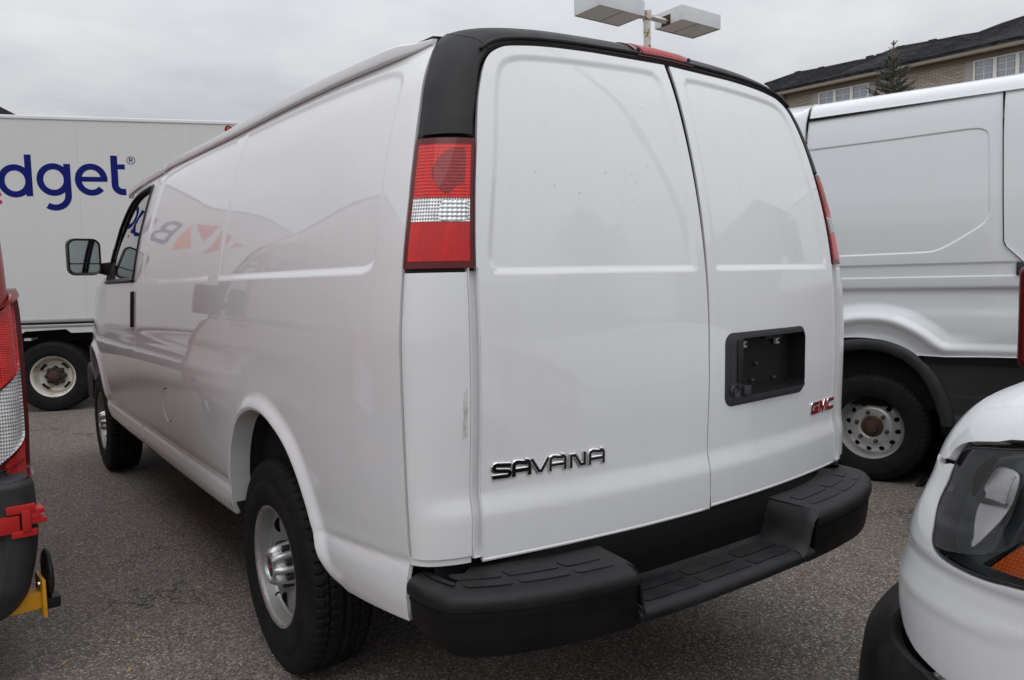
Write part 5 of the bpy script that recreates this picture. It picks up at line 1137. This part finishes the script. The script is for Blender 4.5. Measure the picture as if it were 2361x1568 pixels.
# tail lamp
def lay(poly, d, m, nm, parent, hem=.006):
    f = lambda u, z: rvf(u, z)+np.array([d*.35, -d, 0])
    return panel(nm, densify(np.array(poly), .015), f, np.linspace(-.05, .22, 20), np.arange(.75, 1.45, .03), m, parent, hem=hem, flip=False)
tl2 = lay([(-.050, .775), (.20, .745), (.20, 1.27), (.10, 1.33), (-.035, 1.405)], .006, M['lens_rim'], 'tail_light', rv, .03)
lr2 = mat('left_van_red_lens', (.5, .01, .008), .2, coat=.7, coatr=.02, build=lens_nodes((.66, .012, .008), (.26, .004, .004), (.009, .008), .6))
lc2 = mat('left_van_clear_lens', (.7, .7, .7), .12, coat=1, coatr=.02, metal=.3, build=lens_nodes((.85, .85, .86), (.15, .15, .15), (.008, .012), .9))
lay([(.014, 1.148), (.19, 1.00), (.19, 1.26), (.10, 1.315), (.008, 1.385)], .010, lr2, 'upper_lens', tl2); lay([(.012, .905), (.19, .70+.06), (.19, .992), (.014, 1.138)], .011, lc2, 'reversing_lens', tl2); lay([(.010, .765), (.10, .755), (.10, .815), (.012, .892)], .010, lr2, 'lower_lens', tl2)
# bumper
bx = pchip([.265, .28, .32, .423, .492, .586, .658, .735, .752, .775, .795], [-.16, -.075, -.030, .004, .019, .029, .028, .024, .020, .004, -.012])
def rbf(u, z):
    u = np.asarray(u, float); z = np.asarray(z, float); R = .07; l = R*pi/2; th = np.clip(u/R, 0, pi/2); X = bx(z)
    inn_ = .05*smooth(.40, .27, z)+.035*smooth(.735, .795, z); groove = .018*smooth(.14, .16, u)*smooth(.60, .57, z)*smooth(.30, .36, z)
    return np.stack([X-R+R*np.cos(th)-np.clip(u-l, 0, None), -.045+inn_+groove+R-R*np.sin(th)+np.where(u < 0, -u, 0), z], -1)
gsurf('bumper', rbf, np.concatenate([np.linspace(-1.0, 0, 8), np.linspace(.01, .25, 22), np.linspace(.3, 1.05, 8)]), zl((.267, .80, .012)), M['grey_plastic'], rv, hem=.03)
def bxs(l, nm, m, parent, bev=.003):
    q = MB()
    for b in l: q.box(*b)
    return q.build(nm, m, parent, bev=bev)
cl_ = bxs([(-.072, .012, -.062, -.046, .655, .682), (-.062, .014, -.062, -.046, .573, .597), (-.030, -.004, -.066, -.044, .590, .665)], 'bumper_clip', M['red_plastic'], rv)
bxs([(-.20, -.036, -.060, -.046, .592, .650)], 'clip_strap', M['red_plastic'], cl_); bxs([(-.006, .038, -.060, .01, .645, .662)], 'clip_prong', M['red_plastic'], cl_); bxs([(-.006, .042, -.060, .01, .612, .630)], 'clip_prong', M['red_plastic'], cl_); bxs([(-.004, .024, -.062, .01, .628, .647)], 'clip_hinge', M['red_plastic'], cl_)
ya = bxs([(-.30, .026, .03, .10, .283, .345)], 'tow_arm', M['yellow'], rv, .008); bxs([(.024, .036, .00, .13, .258, .392)], 'flange_plate', M['yellow'], ya, .003)
MB().tube([(.016, .03, .375), (.022, .03, .375)], .007, 6).build('bolt_head', M['chrome'], ya)
m_ = MB(); m_.lathe([(0, -.010), (.075, -.008), (.088, 0), (.075, .008), (0, .010)], 'x', c=(.052, .06, .400), n=32); m_.build('rubber_pad', M['bumper'], ya, sm=True); bxs([(.034, .082, .02, .10, .278, .318)], 'pad_bracket', M['bumper'], ya, .006)
# ------------------------------------------------------------------ lamp post
lp = thing('lamp_post', 'rust-streaked white lamp post with two box heads above the van roof', 'street light', (8.124, 8.224, 0))
m_ = MB(); m_.box(-.062, .062, -.062, .062, 0, 5.93); pole = m_.build('pole', M['lamp_rusty'], lp, bev=.008); pole.rotation_euler = (0, 0, -.80)
m_ = MB(); m_.box(-.075, .075, -.075, .075, 5.80, 5.945); tn = m_.build('tenon', M['lamp_rusty'], lp, bev=.006); tn.rotation_euler = (0, 0, -.80)
def head(name, c4_, ztop, armfrom):
    P = [np.array([x, y, 5.80])-np.array([8.124, 8.224, 0]) for x, y in c4_]; m_ = MB()
    V = [tuple(p) for p in P]+[(p[0], p[1], ztop) for p in P]; m_.add(V, [(4, 5, 6, 7), (0, 1, 5, 4), (1, 2, 6, 5), (2, 3, 7, 6), (3, 0, 4, 7)])
    h_ = m_.build(name, M['lamp_white'], lp, bev=.006)
    c = sum(P)/4
    def q(s, t): return P[0]*(1-s)*(1-t)+P[1]*s*(1-t)+P[2]*s*t+P[3]*(1-s)*t
    for nm, s0, s1, mt_ in (('access_cover', .02, .42, M['lamp_panel']), ('lens', .46, .97, M['lamp_lens'])):
        if armfrom > 0: pass
        else: s0, s1 = 1-s1, 1-s0
        k = [q(s0, .04), q(s1, .04), q(s1, .96), q(s0, .96)]; m2 = MB(); m2.add([(p[0], p[1], 5.808) for p in k]+[(p[0], p[1], 5.83) for p in k], [(0, 1, 2, 3), (0, 1, 5, 4), (1, 2, 6, 5), (2, 3, 7, 6), (3, 0, 4, 7)]); m2.build(nm, mt_, h_)
    fr = MB(); s_ = .44 if armfrom > 0 else .56
    a, b = q(s_-.012, .02), q(s_-.012, .98); a2, b2 = q(s_+.012, .02), q(s_+.012, .98); fr.add([(p[0], p[1], 5.802) for p in (a, a2, b2, b)]+[(p[0], p[1], 5.815) for p in (a, a2, b2, b)], [(0, 1, 2, 3), (0, 1, 5, 4), (2, 3, 7, 6), (1, 2, 6, 5), (3, 0, 4, 7)]); fr.build('door_bar', M['alu'], h_)
    return h_
R4 = [(8.599, 8.112), (9.659, 8.079), (9.719, 8.622), (8.672, 8.646)]
# squared-up heads on either side of the pole
head('lamp_head', [(8.60, 7.86), (9.62, 7.86), (9.62, 8.50), (8.60, 8.50)], 6.05, 1)
head('lamp_head', [(6.92, 8.10), (7.94, 8.10), (7.94, 8.74), (6.92, 8.74)], 6.055, -1)
m_ = MB(); m_.tube([(.05, 0, 5.86), (.50, 0, 5.86)], .05, 4); m_.build('arm', M['lamp_rusty'], lp); m_ = MB(); m_.tube([(-.05, 0, 5.86), (-.20, .05, 5.86)], .05, 4); m_.build('arm', M['lamp_rusty'], lp)
m_ = MB(); m_.box(.462, .478, -.10, .10, 5.79, 5.96); m_.build('mounting_plate', M['rust'], lp)
m_ = MB(); m_.box(-.2, .2, -.2, .2, 0, .5); m_.build('concrete_base', mat('concrete', (.35, .34, .32), .9), lp, bev=.02)
# ------------------------------------------------------------------ house on the right
KH = 1.6
def HK(s, z, offv=0):   # local coords: x = inwards, y = along wall
    if .3 < offv < .6: offv -= .20
    return (offv*KH, s*KH, CAMP[2]+(z-CAMP[2])*KH)
HP = CAMP+(np.array([14.8528, 10.3895, 5.8])-CAMP)*KH
hs_ = thing('brick_house', 'long tan brick house with black shingle roof and white windows, behind the panel van', 'house', (HP[0], HP[1], 0), math.atan2(.1, .995))
def bricknodes(t, b):
    o = nn(t, 'ShaderNodeNewGeometry'); oi = nn(t, 'ShaderNodeObjectInfo'); v = coords(t)
    rnd = nn(t, 'ShaderNodeMath', {0: o.outputs['Random Per Island'], 1: oi.outputs['Random']}, operation='ADD'); fr = nn(t, 'ShaderNodeMath', {0: rnd.outputs[0]}, operation='FRACT')
    c = ramp(t, fr.outputs[0], [(0, (.36, .31, .245)), (.4, (.45, .395, .32)), (.75, (.54, .48, .40)), (1, (.40, .34, .28))]); t.links.new(mixc(t, .4, c, ramp(t, noise(t, v, 30, 4, .6).outputs[0], [(.3, (.30, .25, .20)), (.7, (.56, .50, .41))])), b.inputs['Base Color'])
M['brick'] = mat('tan_brick', (.3, .25, .2), .85, build=bricknodes)
M['mortar'] = mat('grey_mortar', (.42, .38, .33), .9); M['stone'] = mat('grey_stucco_band', (.42, .40, .38), .9); M['fasc'] = mat('brown_eaves_trim', (.24, .20, .145), .5); M['frame'] = mat('white_window_frame', (.86, .86, .84), .4); M['pane'] = mat('window_pane', (.30, .33, .37), .04, spec=1, coat=1, coatr=0)
def hbox(s0, s1, z0, z1, o0, o1, nm, m, parent=None, bev=0):
    q = MB(); a = HK(s0, z0, o0); b = HK(s1, z1, o1); q.box(min(a[0], b[0]), max(a[0], b[0]), min(a[1], b[1]), max(a[1], b[1]), min(a[2], b[2]), max(a[2], b[2])); return q.build(nm, m, parent or hs_, bev=bev)
zgr = CAMP[2]+(0-CAMP[2])/KH
hbox(-8.6, -.07, zgr, 5.80, .425, 5.0, 'wall', M['mortar'])
hbox(-8.9, .0, 5.775, 5.80, -.0, .42, 'soffit', mat('brown_soffit', (.12, .105, .085), .7))
hbox(-8.9, .03, 5.765, 5.835, -.035, .02, 'gutter', M['fasc'], bev=.02)
hbox(-8.6, -.07, 5.68, 5.774, .385, .42, 'frieze_board', M['fasc'])
q = MB(); q.tube([HK(-.12, 5.77, .0), HK(-.12, 5.72, .1), HK(-.12, 5.64, .34), HK(-.12, 5.2, .36), HK(-.12, 2, .36)], .06, 8); q.build('downpipe', M['fasc'], hs_, sm=True)
wins = [(-.97, -2.16, 3), (-4.29, -5.48, 3), (-7.0, -8.0, 2)]
bm_ = MB(); nb = 0; bmesh_shared = None
bw, bh = .145, .0415; z = 5.20; row = 0
def inwin(s): return any(b-.16 < s < a+.16 for a, b, _ in wins)
while z < 5.675:
    s = -.09-(.5*bw if row % 2 else 0)
    while s > -8.5:
        if not inwin(s-bw/2) and not inwin(s) and not inwin(s-bw):
            a = HK(s, z, .405+RNG.uniform(-.0015, .0015)); b = HK(s-bw+.008, z+bh-.008, .43)
            if nb < 290 and z > 5.36 and s < -1.9:
                if bmesh_shared is None:
                    qq = MB(); qq.box(0, b[0]-a[0], b[1]-a[1], 0, 0, b[2]-a[2]); ob = qq.build('brick', M['brick'], hs_); bmesh_shared = ob.data
                else: ob = bpy.data.objects.new('brick', bmesh_shared); link(ob, hs_)
                ob.location = a; nb += 1
            else: bm_.box(a[0], b[0], b[1], a[1], a[2], b[2])
        s -= bw
    z += bh; row += 1
bo = bm_.build('brickwork', M['brick'], hs_); bo['kind'] = 'stuff'
for a, b, n_ in wins:
    for s0, s1 in ((a+.15, a+.005), (b-.005, b-.15)): hbox(s0, s1, 4.6, 5.70, .395, .43, 'side_band', M['stone'])
    wn = hbox(a, b, 4.65, 5.69, .43, .46, 'window', M['dark'])
    k0_ = (a-b)/n_
    for k in range(n_):
        sa = a-k*k0_; sb = sa-k0_
        for o in ((sa, sa-.035, 4.65, 5.69), (sb+.035, sb, 4.65, 5.69), (sa-.0352, sb+.0352, 5.655, 5.69), (sa-.0352, sb+.0352, 4.65, 4.69)): hbox(*o, .392, .43, 'frame', M['frame'], wn)
        pn = hbox(sa-.055, sb+.055, 4.69, 5.655, .416, .425, 'pane', M['pane'], wn)
        sm_ = (sa+sb)/2; hbox(sm_+.006, sm_-.006, 4.69, 5.655, .405, .418, 'glazing_bar', M['frame'], wn)
        for zz in np.arange(5.525, 4.7, -.135): hbox(sa-.0355, sb+.0355, zz-.005, zz+.005, .4055, .4175, 'glazing_bar', M['frame'], wn)
        if (a, k) == (-.97, 1): hbox(sm_-.02, sb+.06, 4.7, 5.65, .43, .435, 'curtain', M['frame'], wn)
# roof from eave to ridge
ridge = [(.03, 5.83), (.62, 6.22), (1.75, 7.31), (1.87, 7.42)]
rd_pts = [(2.93, 7.31), (2.67, 7.33), (1.87, 7.42), (.96, 7.38), (.1, 7.37), (-.21, 7.35), (-.51, 7.38), (-1.06, 7.48), (-2.05, 7.42), (-2.63, 7.40), (-3.02, 7.37), (-3.54, 7.46), (-4.01, 7.51), (-5.0, 7.62), (-6.0, 7.5), (-8.6, 7.5)]
def shn(t, b):
    v = coords(t, scale=(1, 1, 1)); vv = nn(t, 'ShaderNodeTexVoronoi', {'Vector': coords(t, scale=(.5, 1.4, 3.4)), 'Scale': 3.0}); c = ramp(t, nn(t, 'ShaderNodeSeparateColor', {0: vv.outputs['Color']}).outputs[0], [(0, (.024, .024, .027)), (.6, (.042, .042, .046)), (1, (.075, .074, .078))]); t.links.new(c, b.inputs['Base Color'])
M['shingle'] = mat('black_asphalt_shingles', (.03, .03, .03), .9, build=shn)
V = []; F = []; rows_ = 26
ex = [(p[0], 5.835) for p in rd_pts]; ex[0] = (.03, 5.835); ex[1] = (.03, 5.835); ex[2] = (.03, 5.835); ex[3] = (.02, 5.835); ex[4] = (-.3, 5.835); ex[5] = (-.5, 5.835)
for i, ((s1, z1), (s0, z0)) in enumerate(zip(rd_pts, ex)):
    for j in range(rows_+1):
        t = j/rows_; p = np.array(HK(s0+(s1-s0)*t, z0+(z1-z0)*t, -.03+(4.53)*t)); V.append((p[0], p[1], p[2]-.012)); V.append((p[0], p[1], p[2]+.012))
K = 2*(rows_+1)
for i in range(len(ex)-1):
    for j in range(K-1): F.append((i*K+j, i*K+j+1, (i+1)*K+j+1, (i+1)*K+j))
roof_ = mesh('roof', V, F, M['shingle'], hs_, False)
q = MB(); 
for i in range(len(rd_pts)-1):
    q.tube([HK(*rd_pts[i], 4.5), HK(*rd_pts[i+1], 4.5)], .06, 6)
q.build('ridge_cap', M['shingle'], roof_)
q = MB(); V = [HK(-8.6, 5.8, .42), HK(.03, 5.83, 0), HK(2.93, 7.31, 4.5), HK(2.93, 7.31, 5), HK(.03, 3, 5)]
for (x, y, w_, h_) in ((415, 603, 26, 16), (607, 568, 26, 16), (1005, 475, 28, 14), (1085, 458, 24, 14), (1262, 397, 28, 16), (1520, 345, 28, 16), (1745, 330, 30, 16), (783, 580, 8, 22), (2030, 285, 9, 26)):
    dx_, dy_ = (2350+.3827*x)/1.3621, .3827*y/1.3621; w = ray(dx_, dy_)
    # place on the roof slope
    tpx = None
    n3 = np.array([-.995, -.1, 0]); P0 = HP
    best = None
    for tq in np.linspace(20, 46, 600):
        P = CAMP+w*tq; offv = -((P-P0)@n3)/KH; s_ = ((P-P0)@np.array([-.1, .995, 0]))/KH
        if offv < -.03: continue
        zr = np.interp(-s_, [-p[0] for p in rd_pts], [p[1] for p in rd_pts]); zroof = 5.835+(zr-5.835)*min(1, offv/4.5); zl_ = CAMP[2]+(P[2]-CAMP[2])/KH
        if zl_ <= zroof or offv > 4.4: best = (offv, s_, zl_); break
    if best is None: continue
    offv, s_, zz = best; sc = .0105; q = MB(); a = HK(s_, zz, offv); ww, hh = w_*sc*1.1, h_*sc*1.0
    q.box(a[0]-ww*.5, a[0]+ww*.5, a[1]-ww*.5, a[1]+ww*.5, a[2]-.25, a[2]+hh*.55); q.build('roof_vent', M['seal'], roof_, bev=.03)
# ------------------------------------------------------------------ spruce
ntree = 22.5; tw = np.array([.8835, .4685]); TP = np.array([CAMP[0]+tw[0]*ntree, CAMP[1]+tw[1]*ntree])
sp = thing('spruce_tree', 'young blue-green spruce with a bare leader in front of the brick house', 'tree', (TP[0], TP[1], 0))
TH = CAMP[2]+.262*ntree
q = MB(); q.tube([(0, 0, 0), (.02, 0, TH*.5), (0, .01, TH*.85), (.01, 0, TH)], [.13, .08, .035, .012], 8); q.build('trunk', mat('spruce_bark', (.16, .11, .07), .9), sp, sm=True)
br = MB(); nd = MB()
def needles(p, d, L, n, ln):
    for i in range(n):
        t = i/n; c = p+d*(L*t); a = Vector((RNG.uniform(-1, 1), RNG.uniform(-1, 1), RNG.uniform(-.6, 1))).normalized(); n_v = (a+d*.7).normalized()*ln*RNG.uniform(.7, 1.2); s = n_v.cross(Vector((RNG.uniform(-1, 1), RNG.uniform(-1, 1), RNG.uniform(-1, 1)))).normalized()*ln*.13
        nd.add([c-s, c+s, c+n_v], [(0, 1, 2)])
zt = TH-.12; lev = 0
while zt > 1.0:
    frac = (TH-zt)/TH; Lb = .04+1.30*min(frac*1.0, .8)*(1 if zt < TH-1.0 else .9)+.05; nbr = 4 if zt > TH-.7 else 6
    Lb = .10+.62*(TH-zt)**.85 if TH-zt < 2 else 1.15+.16*(TH-zt-2)
    Lb *= .60
    a0 = RNG.uniform(0, 6)
    for k in range(nbr):
        a = a0+2*pi*k/nbr+RNG.uniform(-.25, .25); up = .95 if TH-zt < .9 else (.55 if TH-zt < 1.7 else .25)
        L = Lb*RNG.uniform(.72, 1.2); d = Vector((cos(a), sin(a), up+RNG.uniform(-.1, .2))).normalized(); p = Vector((0, 0, zt))
        tip = p+d*L+Vector((0, 0, .12*L)); br.tube([p, p+d*L*.5, tip], [.014, .009, .005], 4, False)
        dense = 4 if TH-zt < .5 else (40 if TH-zt < .9 else 100)
        needles(p, (tip-p).normalized(), L*(.85 if TH-zt < 1.2 else 1), int(dense*max(L, .3)*2.2)+8, .055)
        if TH-zt > .6 and TH-zt < 4.5:
            for m2 in range(int(3+L*7)):
                t = RNG.uniform(.2, .95); b0 = p+d*L*t; sd_ = (d.cross(Vector((0, 0, 1)))*RNG.choice([-1, 1])+d*.7+Vector((0, 0, RNG.uniform(.0, .6)))).normalized(); l2 = L*.34*RNG.uniform(.5, 1.1)
                br.tube([b0, b0+sd_*l2], [.007, .004], 3, False); needles(b0, sd_, l2, int(150*l2)+14, .06)
    zt -= .16 if TH-zt < 3 else .3
def ndl(t, b):
    o = nn(t, 'ShaderNodeNewGeometry'); t.links.new(ramp(t, o.outputs['Random Per Island'], [(0, (.035, .052, .046)), (.5, (.085, .115, .105)), (.88, (.15, .19, .175)), (1, (.26, .22, .12))]), b.inputs['Base Color'])
bo_ = br.build('branches', mat('spruce_twig', (.20, .13, .06), .8), sp, fixn=False); bo_['kind'] = 'stuff'
cr_ = nd.build('crown', mat('spruce_needles', (.06, .09, .08), .7, build=ndl), sp, fixn=False); cr_['kind'] = 'stuff'
# ------------------------------------------------------------------ behind the camera: only mirrored in the paintwork
up_ = thing('utility_pole', 'wooden utility pole with crossarms mirrored in the left rear door', 'utility pole', (7.3, -6.3, 0), -.8)
q = MB(); q.tube([(0, 0, 0), (.15, 0, 10.9)], [.17, .12], 10); q.build('pole', mat('grey_weathered_wood', (.14, .12, .10), .9), up_); q = MB()
q.tube([(-1.1, 0, 10.6), (1.3, 0, 10.7)], .07, 6); q.build('crossarm', M['under'], up_); q = MB(); q.tube([(-.9, 0, 9.7), (1.1, 0, 9.8)], .07, 6); q.build('crossarm', M['under'], up_)
q = MB(); q.lathe([(0, 0), (.22, .02), (.22, .8), (0, .85)], 'z', c=(.35, 0, 7.6), n=16); q.build('transformer', M['alu'], up_)
for k, (x0, z0) in enumerate(((-1.0, 10.7), (-.4, 10.75), (.6, 10.75), (1.2, 10.8), (-.8, 9.8), (.9, 9.85))):
    P = [(x0+t*50-25, t*4-2, z0-1.2*(1-(2*t-1)**2)*0+1.5*((2*t-1)**2)) for t in np.linspace(0, 1, 15)]; q = MB(); q.tube(P, .018, 4); q.build('wire', M['seal'], up_)
bh_ = thing('street_house', 'house with a pitched roof mirrored in the rear doors', 'house', (22, -13, 0), -1.1)
q = MB(); q.box(-7, 7, -5, 5, 0, 5.2); q.build('wall', mat('brown_wall', (.18, .14, .11), .9), bh_); q = MB(); q.add([(-7.5, 5.5, 5.1), (7.5, 5.5, 5.1), (7.5, -5.5, 5.1), (-7.5, -5.5, 5.1), (-5, 0, 8), (5, 0, 8)], [(0, 1, 5, 4), (2, 3, 4, 5), (1, 2, 5), (3, 0, 4)]); q.build('roof', M['shingle_far'], bh_)
t2_ = thing('tall_spruce', 'dark spruce mirrored in the upper left rear door', 'tree', (7.6, -13, 0))
c_ = cr_.copy(); link(c_, t2_); c_.scale = (2.3, 2.3, 1.05); b2_ = bo_.copy(); link(b2_, t2_); b2_.scale = (2.3, 2.3, 1.05)
